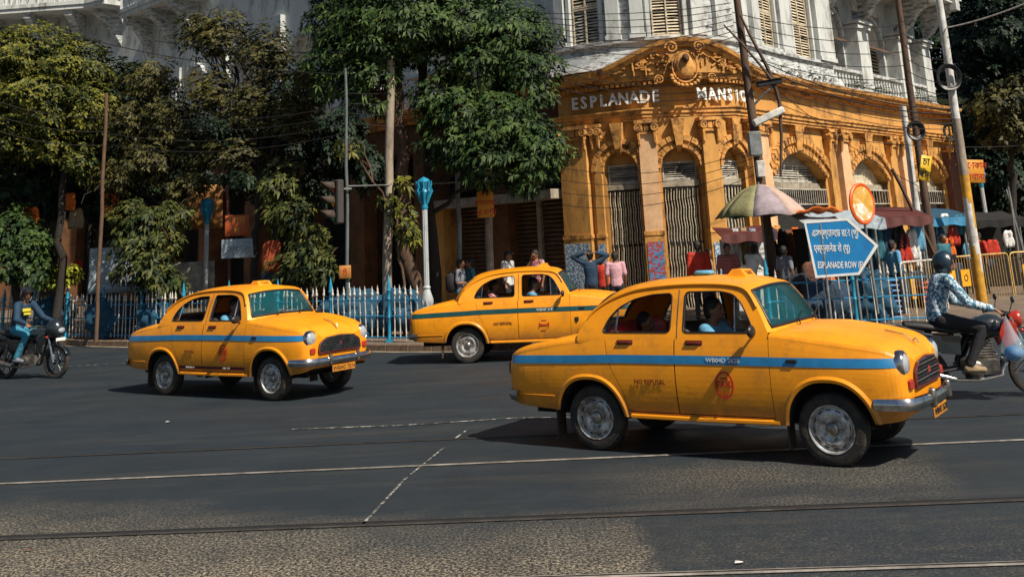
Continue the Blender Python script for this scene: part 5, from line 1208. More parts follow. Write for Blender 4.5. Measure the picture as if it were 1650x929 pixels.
BRM = mat('barrier_rust_white', (.60, .40, .14), .5, .3, 7, metal=.2, dirt=(.25, .09, .02), dscale=6, damt=.8); BRM2 = mat('barrier_bar', (.50, .34, .13), .5, .3, 9, metal=.3, dirt=(.20, .09, .03), dscale=6, damt=.8); YPL = mat('yellow_plate', (.75, .36, .01), .5, .2, 8, dirt=(.2, .08, .01), dscale=9, damt=.5)
barrier(gnd(1462, 517, .0), gnd(1530, 507, .0), 'steel barrier with one orange plate, just left of the helmeted rider', [(.30, .46, .45, .45)], h=1.28, col=PK)
barrier(gnd(1533, 497, .0), gnd(1635, 485, .0), 'steel barrier with three yellow plates directly behind the rider', [(.10, .32, .5, .42), (.55, .92, .5, .42), (1.15, 1.35, .6, .36)], h=1.25)
barrier(gnd(1638, 484, .0), gnd(1740, 478, .0), 'steel barrier with a yellow plate at the right edge', [(.30, .66, .5, .42)], h=1.25)
p0 = gnd(74, 553, 0)+Vector((0, .12, 0)); p1 = gnd(134, 552, 0)+Vector((0, .12, 0)); barrier(p0, p1, 'cream steel barrier leaning on the railing behind the left motorcycle', [], col=PK, lean=.05)
# ------------------------------------------------------------------ lamp posts
def lamp(px, py, Y, label, h):
    p = at(px, py, Y); r = empty('lamp_post', (p.x, p.y, .146), 0, label, 'lamp post', 'ornate blue and white lamp posts'); r.scale = (.84, .84, 1)
    m = MB(); m.lathe([(.30, 0), (.30, .10), (.25, .14), (.23, .42), (.27, .46), (.27, .52), (.20, .56)], 8); m.build('plinth', RB, r, 30)
    m = MB(); m.lathe([(.17, .56), (.19, .62), (.13, .68), (.15, .78), (.17, .86), (.12, .98), (.09, 1.06), (.11, 1.10), (.085, 1.14)], 14); 
    for k in range(8): a = k*PI/4; m.ell((.14*math.cos(a), .14*math.sin(a), .80), (.035, .035, .10), 0, 6, 5)
    m.build('pedestal', WHT2, r, 40)
    m = MB(); nn = 20; rows = []
    for z in (1.12, h-.75): rows.append([((.078 if k % 2 else .066)*math.cos(2*PI*k/nn), (.078 if k % 2 else .066)*math.sin(2*PI*k/nn), z) for k in range(nn+1)])
    m.grid(rows); m.build('shaft', WHT2, r, 20)
    m = MB(); m.lathe([(.08, h-.76), (.10, h-.72), (.085, h-.66), (.10, h-.50), (.17, h-.36), (.13, h-.30), (.15, h-.22), (.19, h-.12), (.14, h-.06), (.05, h-.02), (0, h)], 14)
    for k in range(8):
        a = k*PI/4; c, s_ = math.cos(a), math.sin(a); m.tube([(.09*c, .09*s_, h-.62), (.15*c, .15*s_, h-.46), (.23*c, .23*s_, h-.34), (.20*c, .20*s_, h-.26)], [.02, .035, .03, .012], 6)
        m.tube([(.12*c, .12*s_, h-.34), (.20*c, .20*s_, h-.20), (.22*c, .22*s_, h-.10)], [.02, .03, .01], 6)
    m.build('capital', RB2, r, 40)
WHT2 = mat('lamp_white', (.42, .45, .46), .55, .15, 5, dirt=(.12, .14, .15), dscale=5, damt=.7)
lamp(688, 480, 25.3, 'white lamp post with a turquoise capital right of the end of the left railing', 3.62); lamp(331, 470, 31.0, 'white lamp post with a turquoise capital behind the left taxi', 3.72); lamp(1600, 420, 38, 'white lamp post with a turquoise cap near the right edge of the photo', 3.9)
# ------------------------------------------------------------------ poles
POLED = mat('pole_dark_grey', (.10, .12, .12), .6, .3, 4, dirt=(.03, .03, .03), dscale=3, damt=.7); STEEL = mat('pole_grey', (.20, .22, .22), .55, .3, 4, metal=.3, dirt=(.06, .045, .03), dscale=3, damt=.8); POLEC = mat('pole_concrete', (.30, .25, .19), .85, .3, 4, bump=.4, bscale=20, dirt=(.07, .045, .03), dscale=3, damt=.8, stretch=(1, 1, .4))
POLEB = mat('pole_brown', (.060, .034, .022), .8, .35, 5, bump=.5, bscale=20, dirt=(.20, .12, .07), dscale=4, damt=.5, stretch=(1, 1, .3)); POLEW = mat('pole_white', (.58, .58, .55), .7, .2, 5, dirt=(.10, .08, .06), dscale=3, damt=.8); POLEY = mat('pole_yellow', (.55, .28, .02), .6, .25, 6, dirt=(.10, .06, .03), dscale=5, damt=.7)
def pole(pa, pb, r0, r1, m_, label, name='pole', cat='pole', bands=(), n=10):
    a, b = Vector(pa), Vector(pb); a.z = min(a.z, .14); rt = empty(name, a, 0, label, cat)
    m = MB(); d = b-a; N = 8; m.tube([d*(i/N)+Vector((math.sin(i*2.1)*.012, math.cos(i*1.7)*.012, 0)) for i in range(N+1)], [r0+(r1-r0)*i/N for i in range(N+1)], n); m.build('shaft', m_, rt, 50)
    for (t0, t1, mm) in bands: m = MB(); m.tube([d*t0, d*t1], [r0+(r1-r0)*t0+.004, r0+(r1-r0)*t1+.004], n); m.build('band', mm, rt, 50)
    return rt, a, d
pole(at(560, 452, 26), at(557, 110, 26), .050, .035, POLED, 'slender grey steel pole carrying the traffic signal behind the left railing', bands=[(.13, .17, RB2), (.18, .20, WHT), (.21, .25, mat('band_green', (.02, .22, .12), .5))])
pole(at(621, 455, 26.8), at(630, 90, 26.8), .125, .10, POLEC, 'thick pale concrete pole between the railing and the big leafy tree')
pole(at(741, 450, 29), at(735, 195, 29), .075, .06, STEEL, 'grey pole in front of the shutter, left of the orange notice pole', bands=[(.02, .25, POLEW)])
pole(at(789, 450, 28.8), at(780, 60, 28.8), .11, .09, POLEC, 'brown concrete pole carrying the small orange notice')
pole(at(158, 470, 29.5), at(172, 150, 29.5), .055, .05, mat('pole_rust', (.10, .055, .03), .8, .3, 6), 'rusty thin pole among the left trees')
pole(at(372, 470, 30), at(366, 300, 30), .05, .045, mat('pole_red', (.12, .03, .02), .7, .3, 6), 'dark red post beside the white board')
r1, a1, d1 = pole(at(1251, 470, 26.5), at(1179, -60, 26.5), .14, .085, POLEB, 'tall dark leaning pole in front of the mansion, with camera and lamp')
def on1(t): return d1*t
m = MB(); m.tube([on1(.57), on1(.61)+Vector((.45, -.2, .05)), on1(.61)+Vector((.55, -.2, .12))], .03, 6); m.build('arm', STEEL, r1)
m = MB(); T = Matrix.Translation(on1(.60)+Vector((.50, -.2, .30))) @ Matrix.Rotation(-.12, 4, 'Y'); m.rbox(-.34, .30, -.09, .09, -.06, .06, .02, 0, T); m.rbox(-.40, .40, -.13, .13, .065, .085, .01, 0, T); m.build('camera', BLK, r1, 40)
m = MB(); T = Matrix.Translation(on1(.53)+Vector((.34, -.25, .08))) @ Matrix.Rotation(-.38, 4, 'Y'); m.rbox(-.42, .42, -.10, .10, -.09, .09, .03, 0, T); m.build('lamp_head', POLEW, r1, 40)
m = MB(); T = Matrix.Translation(on1(.46)+Vector((-.08, -.22, .05))); m.rbox(-.16, .16, -.1, .1, -.30, .30, .03, 0, T); m.build('meter_box', STEEL, r1, 40)
m = MB(); T = Matrix.Translation(on1(.39)+Vector((-.02, -.22, .05))); m.rbox(-.10, .10, -.08, .08, -.2, .2, .02, 0, T); m.build('junction_box', POLEW, r1, 40)
# forked bare cable bundle hanging beside it
m = MB(); pts = [at(x, y, 26.3) for x, y in ((1193, 25), (1210, 60), (1232, 100), (1246, 130), (1256, 165), (1259, 220), (1258, 285))]; m.tube(pts, [.03, .035, .045, .055, .05, .04, .03], 7); pts = [at(x, y, 26.2) for x, y in ((1166, 40), (1195, 70), (1225, 105), (1243, 128))]; m.tube(pts, [.02, .03, .035, .04], 7); tag(m.build('cable_bundle', POLEB, None, 50), 'thick dark forked cable bundle hanging beside the tall leaning pole', 'cable')
r2, a2, d2 = pole(at(1512, 470, 29), at(1438, -60, 29), .12, .08, POLEB, 'dark leaning pole holding a round coil of cable', bands=[])
pole(at(1484, 400, 29.4), at(1455, 170, 29.4), .11, .09, POLEW, 'white painted pole just left of the coil of cable')
r3, a3, d3 = pole(at(1578, 455, 27), at(1512, -10, 27), .125, .09, POLEW, 'tall pale leaning pole with yellow lower half near the right edge', bands=[(.0, .40, POLEY), (.40, .58, POLEC)])
pole(at(1556, 330, 30), at(1541, 190, 30), .06, .05, STEEL, 'thin grey pole beside the tall pale pole')
pole(at(1535, 420, 27.4), at(1438, 272, 27.6), .06, .045, POLEB, 'diagonal brown wooden prop beside the stall', n=7)
pole(at(1650, 470, 30), at(1625, 300, 30), .035, .03, STEEL, 'thin leaning grey rod at the right edge, nearer one', n=6); pole(at(1660, 430, 32), at(1622, 305, 32), .035, .03, STEEL, 'thin leaning grey rod at the right edge, farther one', n=6)
def coil(px, py, Y, rpx, label, k=5):
    c = at(px, py, Y); r = rpx/1700*Y; m = MB()
    for i in range(k):
        rr = r*(1-.07*i); ph = random.uniform(0, 6); m.tube([c+Vector((rr*math.cos(a)*.95, -.05+.02*i+.02*math.sin(3*a+ph), rr*math.sin(a))) for a in np.linspace(0, 2*PI, 26)], .022, 5)
    tag(m.build('cable_coil', BLK, None, 60), label, 'cable coil', 'coils of spare cable')
coil(1475, 211, 28.6, 15, 'round coil of black cable on the dark leaning pole', 6); coil(1528, 125, 26.8, 21, 'larger loose coil of cable high on the tall pale pole', 4); coil(1532, 212, 27.6, 13, 'oval coil of brownish cable beside the drainpipe', 4)
# traffic signal
p = at(546, 325, 25.8); r = empty('traffic_signal', p, R(28), 'dark three light traffic signal with visors seen from the side', 'traffic signal')
m = MB(); m.rbox(-.10, .08, -.17, .17, -.52, .52, .03); m.build('housing', mat('signal_housing', (.035, .032, .028), .6, .3, 6), r, 40)
for k, mm in ((.34, REDL), (0, YPL), (-.34, mat('signal_green', (.02, .25, .12), .3))):
    T = frame((-.14, 0, k), (0, 1, 0), (0, 0, 1), (-1, 0, 0)); m = MB(); rows = [[T @ Vector((.14*math.cos(a), .14*math.sin(a), z*(.6+.4*math.sin(a)) if z else 0)) for a in np.linspace(-.25, PI+.25, 15)] for z in (0, .32)]; m.grid(rows); v = m.build('visor', mat_flap, r, 60); v.modifiers.new('t', 'SOLIDIFY').thickness = .012
    m = MB(); m.lathe([(.11, 0), (.08, .03), (0, .04)], 16, T); m.build('lens', mm, r, 50)
m = MB(); m.tube([(.1, 0, .3), (.32, 0, .3)], .025, 6); m.build('bracket', STEEL, r)
# ------------------------------------------------------------------ signs
SGB = mat('sign_blue', (.012, .21, .50), .4, .12, 4, dirt=(.02, .10, .26), dscale=3, damt=.5); 
def sign_frame(px, py, Y, rz=0, roll=0): p = at(px, py, Y); return p, Matrix.Rotation(rz, 4, 'Z') @ frame((0, 0, 0), (1, 0, 0), (0, 0, 1), (0, -1, 0)) @ Matrix.Rotation(roll, 4, 'Z')
p, T = sign_frame(1355, 400, 22.3, R(-8), R(-2.2)); r = empty('direction_sign', p, 0, 'blue arrow shaped road sign with white border and three lines of writing', 'road sign')
out = [(-.70, .55), (.18, .60), (.74, .05), (.32, -.52), (-.55, -.58)]; inn = [(-.655, .50), (.155, .55), (.665, .05), (.295, -.475), (-.51, -.53)]
m = MB(); m.extr(out, .03, T @ Matrix.Translation((0, 0, -.02))); m.build('panel', SGB, r)
m = MB(); m.extr(out, .006, T @ Matrix.Translation((0, 0, .011)), 0, [inn]); m.build('border', WHT, r)
def rt(body, x, y, s_, sx=1.0, al='LEFT', bold=.003): return text(body, s_, T @ Matrix.Translation((x, y, .014)), WHT, r, 'sign_text', .003, al, sx, bold)
rt('এসপ্ল্যানেড রো (পূ)', -.56, .30, .20, .52); rt('एस्प्लानेड रो (पू)', -.54, .0, .19, .60); rt('ESPLANADE ROW (E)', -.49, -.33, .18, .53)
for x in (-.35, .25): m = MB(); m.tube([(x, .06, .5), (x, .06, -1.6)], .03, 8); m.build('post', STEEL, r, 50)
p, T = sign_frame(1390, 328, 22.6, R(38), R(-8)); r = empty('round_sign', p, 0, 'round sign with thick orange red rim and golden face above the arrow sign', 'road sign')
m = MB(); m.lathe([(.0, .0), (.36, .0), (.40, .02), (.43, .0), (.43, -.03), (0, -.03)], 32, T); m.build('rim', mat('sign_red', (.75, .11, .01), .45, .2), r, 40)
m = MB(); m.lathe([(0, .012), (.355, .008)], 28, T, 0, False); m.build('face', mat('sign_rusty', (.62, .34, .05), .5, .3, 3, dirt=(.75, .76, .74), dscale=2.2, damt=1, dthr=(.5, .58)), r)
m = MB(); m.tube([(0, .06, .2), (.05, .06, -2.2)], .03, 8); m.build('post', STEEL, r, 50)
def board(px, py, Y, w, h, m_, label, lines=(), tm=None, rz=0, roll=0, name='notice_board', cat='sign', size=None):
    p, T = sign_frame(px, py, Y, rz, roll); r = empty(name, p, 0, label, cat); m = MB(); m.rbox(-w/2, w/2, -h/2, h/2, -.02, .015, .008, 0, T); m.build('board', m_, r, 40)
    for i, l in enumerate(lines): text(l, (size or h*.8/len(lines)), T @ Matrix.Translation((0, h/2-h*(i+.5)/len(lines), .018)), tm or DKRED, r, 'sign_text', .003, 'CENTER', .8, .002)
ORS = mat('notice_orange', (.70, .30, .02), .6, .25, 7, dirt=(.35, .10, .01), dscale=7, damt=.7); RDS = mat('notice_red_orange', (.42, .08, .015), .6, .3, 6, dirt=(.08, .02, .01), dscale=6, damt=.7)
board(782, 327, 28.4, .44, .74, ORS, 'small orange notice with red lettering on the brown concrete pole', ['এটি', 'কলকাতা', '২৪ ঘণ্টা'], RED)
board(382, 363, 29.6, .66, .56, RDS, 'dark orange board with faint writing above the white board', ['খাবার', 'চা'], ORS)
board(384, 400, 29.5, .92, .50, PLW, 'white board with grey lettering between the dark red post and a trunk', ['CARRY ON'], STEEL, size=.16)
board(1491, 271, 28.3, .28, .66, mat('sign_yellow', (.78, .50, .02), .5, .2, 7, dirt=(.3, .18, .02), dscale=7, damt=.5), 'narrow yellow sign fixed to the dark leaning pole', ['চা', 'পান'], BLK, roll=R(-14))
board(1571, 276, 27.6, .46, .58, ORS, 'square orange yellow sign beside the tall pale pole', ['দোকান', 'এখানে'], RED, roll=R(-4))
board(556, 438, 25.9, .28, .30, mat('sign_brown', (.40, .17, .03), .6, .3, 8), 'small brown plate on the slender signal pole', ['৪'], RED)
board(330, 333, 33, 1.1, 1.3, mat('poster_brown', (.20, .07, .02), .7, .5, 3, dirt=(.5, .28, .05), dscale=4, damt=.8), 'large brown poster behind the top of the left lamp post')
# ------------------------------------------------------------------ umbrella and stalls
p = at(1228, 355, 26.0); r = empty('street_umbrella', (p.x, p.y, .146), 0, 'large patched street umbrella, olive on the left and pink grey on the right', 'umbrella')
zt = 3.14; m = MB(); m.tube([(0, 0, 0), (0, 0, zt)], .025, 8); m.build('pole', STEEL, r)
UM = [mat('umbrella_olive', (.20, .19, .085), .8, .3, 5, bump=.5, bscale=9), mat('umbrella_mauve', (.26, .215, .235), .8, .3, 5, bump=.5, bscale=9), mat('umbrella_pink', (.42, .30, .25), .8, .2, 5, bump=.5, bscale=9), mat('umbrella_dark', (.17, .14, .16), .8, .3, 5), mat('umbrella_green', (.02, .16, .12), .8, .3, 5)]
NPN = 8; RU = 1.14
for k in range(NPN):
    a0, a1_ = 2*PI*(k-.5)/NPN-PI/2, 2*PI*(k+.5)/NPN-PI/2; rows = []
    for t in np.linspace(0, 1, 7): rows.append([(RU*t*math.cos(a0+(a1_-a0)*u)*(1-.06*math.sin(PI*u)*t), RU*t*math.sin(a0+(a1_-a0)*u)*(1-.06*math.sin(PI*u)*t), zt-.05-.78*t**1.7+.05*math.sin(PI*u)*t) for u in np.linspace(0, 1, 5)])
    m = MB(); m.grid(rows); o = m.build('panel', UM[[1, 2, 2, 3, 4, 4, 0, 0][k]], r, 60); o.modifiers.new('t', 'SOLIDIFY').thickness = .006
    m = MB(); m.tube([(0, 0, zt-.07), (RU*.5*math.cos(a0), RU*.5*math.sin(a0), zt-.32), (RU*math.cos(a0), RU*math.sin(a0), zt-.84)], .009, 4); m.build('rib', BLK, r)
def cloth_item(px, py, Y, w, h, m_, label, group='garments hanging in the stalls', name='garment'):
    p = at(px, py, Y); m = MB(); rows = []; n = 7
    for i in range(7):
        t = i/6; rows.append([(w*(u-.5)*(1 if t > .12 else .55)+.02*math.sin(i*1.3+u*9), .03*math.sin(u*14+i*.7)+random.uniform(-.012, .012), h*(.5-t)) for u in np.linspace(0, 1, n)])
    m.grid(rows); o = m.build(name, m_, None, 70, loc=p); o.modifiers.new('t', 'SOLIDIFY').thickness = .03; tag(o, label, 'garment', group)
def stall(x0, x1, y0, y1, h, label, roofm, fas, wallm, deep=1.4):
    r = empty('market_stall', (x0, y0, .146), 0, label, 'stall', 'market stalls on the pavement'); w = x1-x0; m = MB(); m.box(0, w, deep-.05, deep, 0, h); m.build('back_panel', wallm, r)
    for x in (0, w): m = MB(); m.tube([(x, 0, 0), (x, 0, h)], .035, 7); m.build('post', STEEL, r)
    m = MB(); rows = [[(x, y, h+.12+(y+.35)*.16+.02*math.sin(x*5+y*3)) for x in np.linspace(-.15, w+.15, 14)] for y in np.linspace(-.35, deep, 5)]; m.grid(rows); o = m.build('canopy', roofm, r); o.modifiers.new('t', 'SOLIDIFY').thickness = .03
    m = MB(); rows = [[(x, -.37-.2*z+.012*math.sin(x*17), h+.13-z*(1+.12*math.sin(x*9))) for x in np.linspace(-.15, w+.15, 20)] for z in (0, .12, .22)]; m.grid(rows); o = m.build('valance', fas, r); o.modifiers.new('t', 'SOLIDIFY').thickness = .02
    m = MB(); m.rbox(.05, w-.05, .1, .7, 0, .85, .03); m.build('counter', wallm, r, 40)
    return r
MARN = mat('valance_maroon', (.08, .012, .010), .7, .3, 5)
a = at(1300, 360, 25.2); b = at(1408, 360, 25.2); stall(a.x, b.x, 25.2, 0, a.z-.25, 'stall with a pale sheet canopy behind the blue arrow sign', PLW, PLW, DKIN)
a = at(1412, 350, 27.0); b = at(1484, 350, 27.0); stall(a.x, b.x, 27.0, 0, a.z-.30, 'dark stall with a maroon valance right of the round sign', MARN, MARN, C_NAVY)
a = at(1492, 345, 31); b = at(1550, 345, 31); stall(a.x, b.x, 31, 0, a.z-.40, 'far stall under blue tarpaulin between the leaning poles', BLC, RB, C_NAVY)
a = at(1555, 350, 34); b = at(1640, 350, 34); stall(a.x, b.x, 34, 0, a.z-.40, 'dim stall at the right edge behind the barriers', DARK, DARK, DARK)
a = at(1165, 360, 28.3); b = at(1240, 360, 28.3); stall(a.x, b.x, 28.3, 0, a.z-.55, 'low stall under the street umbrella with a maroon edge', MARN, MARN, C_WHITE, .8)
p = at(1338, 338, 25.0); m = MB(); rows = [[(-.55+1.1*u, .1*math.sin(u*7)+v*.5, .10*math.sin(PI*u)*(1-v)+.03*math.sin(u*19)) for u in np.linspace(0, 1, 12)] for v in (0, .5, 1)]; m.grid(rows); o = m.build('orange_sheet', C_ORANGE, None, 60, loc=at(1322, 343, 25.1)); o.modifiers.new('t', 'SOLIDIFY').thickness = .04; tag(o, 'orange cloth bundled on top of the pale stall canopy', 'cloth')
gar = [(1262, 400, C_DK), (1272, 402, C_BROWN), (1283, 398, C_ORANGE), (1291, 405, C_GREY), (1245, 398, C_NAVY), (1186, 398, C_WHITE), (1199, 396, C_KHAKI), (1214, 398, POSTER), (1302, 392, C_TEAL)]
words = {id(C_DK): 'black', id(C_BROWN): 'brown', id(C_ORANGE): 'orange', id(C_GREY): 'grey', id(C_NAVY): 'navy', id(C_WHITE): 'white', id(C_KHAKI): 'khaki', id(POSTER): 'blue patterned', id(C_TEAL): 'teal', id(C_RED): 'red', id(C_LBLUE): 'light blue', id(BLC): 'deep blue', id(C_STRIPE): 'maroon striped', id(C_MAROON): 'maroon'}
for i, (x, y, mm) in enumerate(gar): cloth_item(x, y, (26.9 if x > 1230 else 28.15)+.04*i, .22, .95, mm, f'{words[id(mm)]} garment hanging between the umbrella and the arrow sign' if x > 1230 else f'{words[id(mm)]} cloth hanging under the street umbrella')
for i, (x, y, mm) in enumerate([(1415, 395, C_TEAL), (1424, 380, C_NAVY), (1448, 375, C_DK), (1458, 402, C_RED), (1470, 395, C_WHITE), (1478, 380, C_LBLUE)]): cloth_item(x, y, 26.8+.04*i, .30, .75, mm, f'{words[id(mm)]} garment hanging in the dark stall with the maroon valance')
for i, (x, y, mm) in enumerate([(1500, 365, C_LBLUE), (1512, 372, BLC), (1524, 360, C_WHITE), (1537, 380, C_RED), (1545, 362, C_TEAL), (1505, 395, C_NAVY), (1530, 400, C_ORANGE)]): cloth_item(x, y, 30.8, .30, .55, mm, f'{words[id(mm)]} garment in the far stall under blue tarpaulin')
cloth_item(438, 413, 28.0, .50, .80, mat('kurta_orange', (.30, .048, .010), .8, .3, 5, bump=.6, bscale=10), 'orange jacket hanging from the left stall beside the white board', None, 'jacket')
cloth_item(438, 448, 28.9, .60, .70, C_NAVY, 'dark blue cloth hanging under the orange jacket', None)
# goods behind the left railing: sheets and hoardings
def sheet(x0, x1, yt_, yb, Y, m_, label, sag=.03, name='hoarding', cat='hoarding'):
    a = at(x0, yt_, Y); b = at(x1, yb, Y); m = MB(); rows = [[(a.x+(b.x-a.x)*u, Y+sag*math.sin(u*11+t*4)+sag*.6*math.sin(u*23-t*7), a.z+(b.z-a.z)*t) for u in np.linspace(0, 1, 26)] for t in np.linspace(0, 1, 9)]; m.grid(rows); o = m.build(name, m_, None, 70); o.modifiers.new('t', 'SOLIDIFY').thickness = .02; tag(o, label, cat)
sheet(145, 210, 400, 470, 31.6, PLW, 'pale grey hoarding sheet behind the left railing, left of the shrub'); sheet(212, 262, 402, 470, 31.8, PLW, 'wrinkled pale blue grey sheet behind the leafy shrub'); sheet(262, 345, 424, 475, 31.4, mat('hoarding_print', (.34, .33, .28), .8, .4, 4, dirt=(.10, .12, .16), dscale=3, damt=.7), 'printed cream hoarding below the left lamp post')
import mathutils.noise as mnoise
def bundle(px, py, Y, rx, rz, m_, label): 
    p = at(px, py, Y); m = MB(); m.ell((0, 0, 0), (rx, .45, rz), 0, 64, 40)
    def cr(v): q = Vector(v)*3.2+Vector((px, py, 0)); k = 1+.30*abs(mnoise.noise(q))*1.4-.10+.10*abs(mnoise.noise(q*2.7)); return (v[0]*k, v[1]*k, max(-rz*.9, v[2]*k*(1.0 if v[2] > 0 else 1.1)))
    m.v = [cr(v) for v in m.v]; tag(m.build('tarpaulin_bundle', m_, None, 25, loc=p), label, 'bundle', 'blue tarpaulin bundles behind the left railing')
bundle(182, 512, 30.6, .70, .58, BLC, 'round blue tarpaulin bundle behind the railing left of the left taxi'); bundle(258, 512, 29.6, .60, .5, BLC, 'blue tarpaulin bundle behind the railing by the boot of the left taxi'); bundle(575, 505, 26.3, .95, .55, BLC, 'long blue tarpaulin bundle behind the railing right of the left taxi'); bundle(90, 505, 32, .6, .5, BLC, 'small blue tarpaulin bundle behind the cream barrier'); bundle(645, 500, 26, .5, .5, BLC, 'bright blue tarpaulin bundle near the end of the left railing')
bundle(1330, 490, 23.8, .9, .5, C_NAVY, 'dark blue bundle behind the right railing'); bundle(1400, 480, 23.8, .5, .65, BLC, 'blue bundle behind the right railing beside the barrier'); bundle(1290, 485, 24.0, .4, .55, C_DK, 'dark sack behind the left end of the right railing')
for i, (x, y, rr, mm, w) in enumerate([(48, 352, .35, C_ORANGE, 'orange cloth hanging low behind the left tree'), (112, 325, .25, C_ORANGE, 'small orange cloth high beside the dark trunk'), (122, 352, .3, C_KHAKI, 'tan cloth flap under the small orange cloth'), (178, 330, .35, C_ORANGE, 'orange cloth right of the rusty pole'), (124, 430, .2, C_RED, 'red cloth strip above the yellow green plant')]): cloth_item(x, y, 31.5+.2*i, rr*1.5, rr*2, mm, w, None, 'cloth')
# small things on the FG taxi roof and road
x, y = TAX[0][0]; a = TAX[0][1]; c, s_ = math.cos(a), math.sin(a); m = MB(); m.rbox(-.10, .10, -.07, .07, 0, .05, .02); o = m.build('folded_cloth', C_LBLUE, None, 50, loc=(x+1.02*c-.02*s_, y+1.02*s_, 1.672)); o.rotation_euler.z = a; tag(o, 'small folded light blue cloth on the roof of the foreground taxi', 'cloth')
# ------------------------------------------------------------------ overhead cables
CBL = mat('cable_black', (.010, .009, .008), .7, .2)
WL = ['overhead cable']
def wire(a, b, sag, r_=.012, m_=None):
    a, b = Vector(a), Vector(b); m = MB(); N = 16; m.tube([a.lerp(b, i/N)-Vector((0, 0, sag*4*(i/N)*(1-i/N))) for i in range(N+1)], r_, 4); o = m.build('overhead_cable', m_ or CBL); return tag(o, WL[0], 'cable', 'overhead cables, '+WL[0])
def W2(x0, y0, Y0, x1, y1, Y1, sag, r_=.012, m_=None): return wire(at(x0, y0, Y0), at(x1, y1, Y1), sag, r_, m_)
WL[0] = 'thin cable crossing the white wall above the pediment'
for i in range(7): W2(860, 20+i*7, 27, 1178+i, 5+i*9, 26.4, .15+.05*i, .010)
WL[0] = 'thin cable from the tall leaning pole to the coil pole'
for i in range(6): W2(1180+i*2, 20+i*16, 26.4, 1447+i*3, 40+i*22, 28.9, .25, .011)
WL[0] = 'thin cable between the coil pole and the tall pale pole'
for i in range(6): W2(1448+i*2, 30+i*20, 28.9, 1528+i*2, 60+i*18, 26.9, .15, .011)
WL[0] = 'heavier cable sagging along the white ledge of the right wing'
for i in range(5): W2(1225, 98+i*11, 26.3, 1540, 176+i*8, 27, .3, .016 if i < 2 else .010)
WL[0] = 'thin cable in front of the pediment and carved shield'
for i in range(4): W2(900, 100+i*14, 29, 1190, 118+i*10, 26.5, .3, .010)
WL[0] = 'thin cable crossing the arches below the lettering'
for i in range(4): W2(905, 270+i*20, 29.5, 1215, 240+i*14, 26.5, .35, .008)
WL[0] = 'single stray cable around the right hand poles'
W2(1525, 45, 26.9, 1720, -25, 20, .1, .018, POLEW); W2(1240, 205, 26.4, 1640, 235, 30, .2, .009); W2(1240, 160, 26.5, 1470, 205, 28.6, .3, .01)
W2(1235, 130, 26.3, 1480, 300, 28.6, .2, .010); W2(1228, 300, 26.6, 1470, 400, 27, -.1, .012)
WL[0] = 'thin cable running through the left tree crowns'
for i in range(4): W2(180, 180+i*18, 29.4, 556, 170+i*15, 26, .3, .009)
WL[0] = 'thin cable passing behind the big green tree crown'
for i in range(4): W2(556, 150+i*16, 26, 780, 120+i*20, 28.7, .2, .009)
WL[0] = 'thin cable in the yellow topped tree at the left edge'
for i in range(3): W2(-40, 150+i*24, 28, 172, 190+i*22, 29.5, .2, .009)
WL[0] = 'long thin cable or rod fixed to the slender signal pole'
W2(560, 300, 26, 800, 290, 28.7, .02, .018, STEEL); W2(60, 40, 30, 560, 120, 26.2, .3, .012); W2(250, 66, 30, 560, 85, 26.2, .1, .012)
# litter
for i, (x, y) in enumerate([(608, 560), (664, 559), (1190, 905), (45, 885), (270, 679)]): p = gnd(x, y, .012); m = MB(); m.add([(a_*.5, b_*.5, c_*.5) for a_, b_, c_ in ((-.06, -.03, 0), (.05, -.04, .01), (.07, .03, 0), (-.03, .04, .015), (0, 0, .02))], [(0, 1, 4), (1, 2, 4), (2, 3, 4), (3, 0, 4)]); tag(m.build('paper_scrap', C_WHITE if i != 3 else C_BROWN, None, loc=p), ['white paper scrap in the gutter by the kerbside taxi', 'second white paper scrap on the kerb by the railing end', 'flat pale scrap on the lower right road', 'brown leaf on the road at the lower left', 'small white scrap left of the mid road line'][i], 'litter')

# more of the crowd and goods of the right hand market
stand_at(1474, 392, 28.5, R(150), 'person in white inside the dark stall with the maroon valance', shirt=C_WHITE, legs=C_DK, h=1.66)
stand_at(1520, 396, 29.5, R(-60), 'person in teal by the far stall under blue tarpaulin', shirt=C_TEAL, legs=C_DK, h=1.66)
stand_at(1262, 402, 25.4, R(30), 'person in grey browsing beside the leaning pole and the arrow sign', shirt=C_GREY, legs=C_DK, h=1.62)
stand_at(1140, 404, 28.2, R(-20), 'person in yellow green behind the bright red shirt', shirt=C_KHAKI, legs=C_DK, h=1.60)
def crate(px, py, Y, w, h, m_, label, z0=.15):
    p = at(px, py, Y); r = empty('crate', (p.x, p.y, z0), R(random.uniform(-15, 15)), label, 'crate')
    for z in np.arange(.02, h, .11): m = MB(); m.tube([(-w/2, -w/2, z), (w/2, -w/2, z), (w/2, w/2, z), (-w/2, w/2, z), (-w/2, -w/2, z)], .028, 4); m.build('slat', m_, r)
    m = MB(); m.box(-w/2+.03, w/2-.03, -w/2+.03, w/2-.03, 0, h*.8); m.build('contents', C_BROWN, r)
CRB = mat('crate_plastic_blue', (.01, .16, .42), .5, .2); CRR = mat('crate_plastic_red', (.40, .03, .01), .5, .2)
crate(1352, 470, 23.9, .5, .75, CRR, 'red slatted crate behind the right railing under the arrow sign'); crate(1425, 470, 24.4, .5, .9, CRB, 'blue slatted crate behind the right railing near the blue post'); crate(1498, 470, 27.0, .5, .6, CRR, 'red slatted crate behind the helmeted rider')
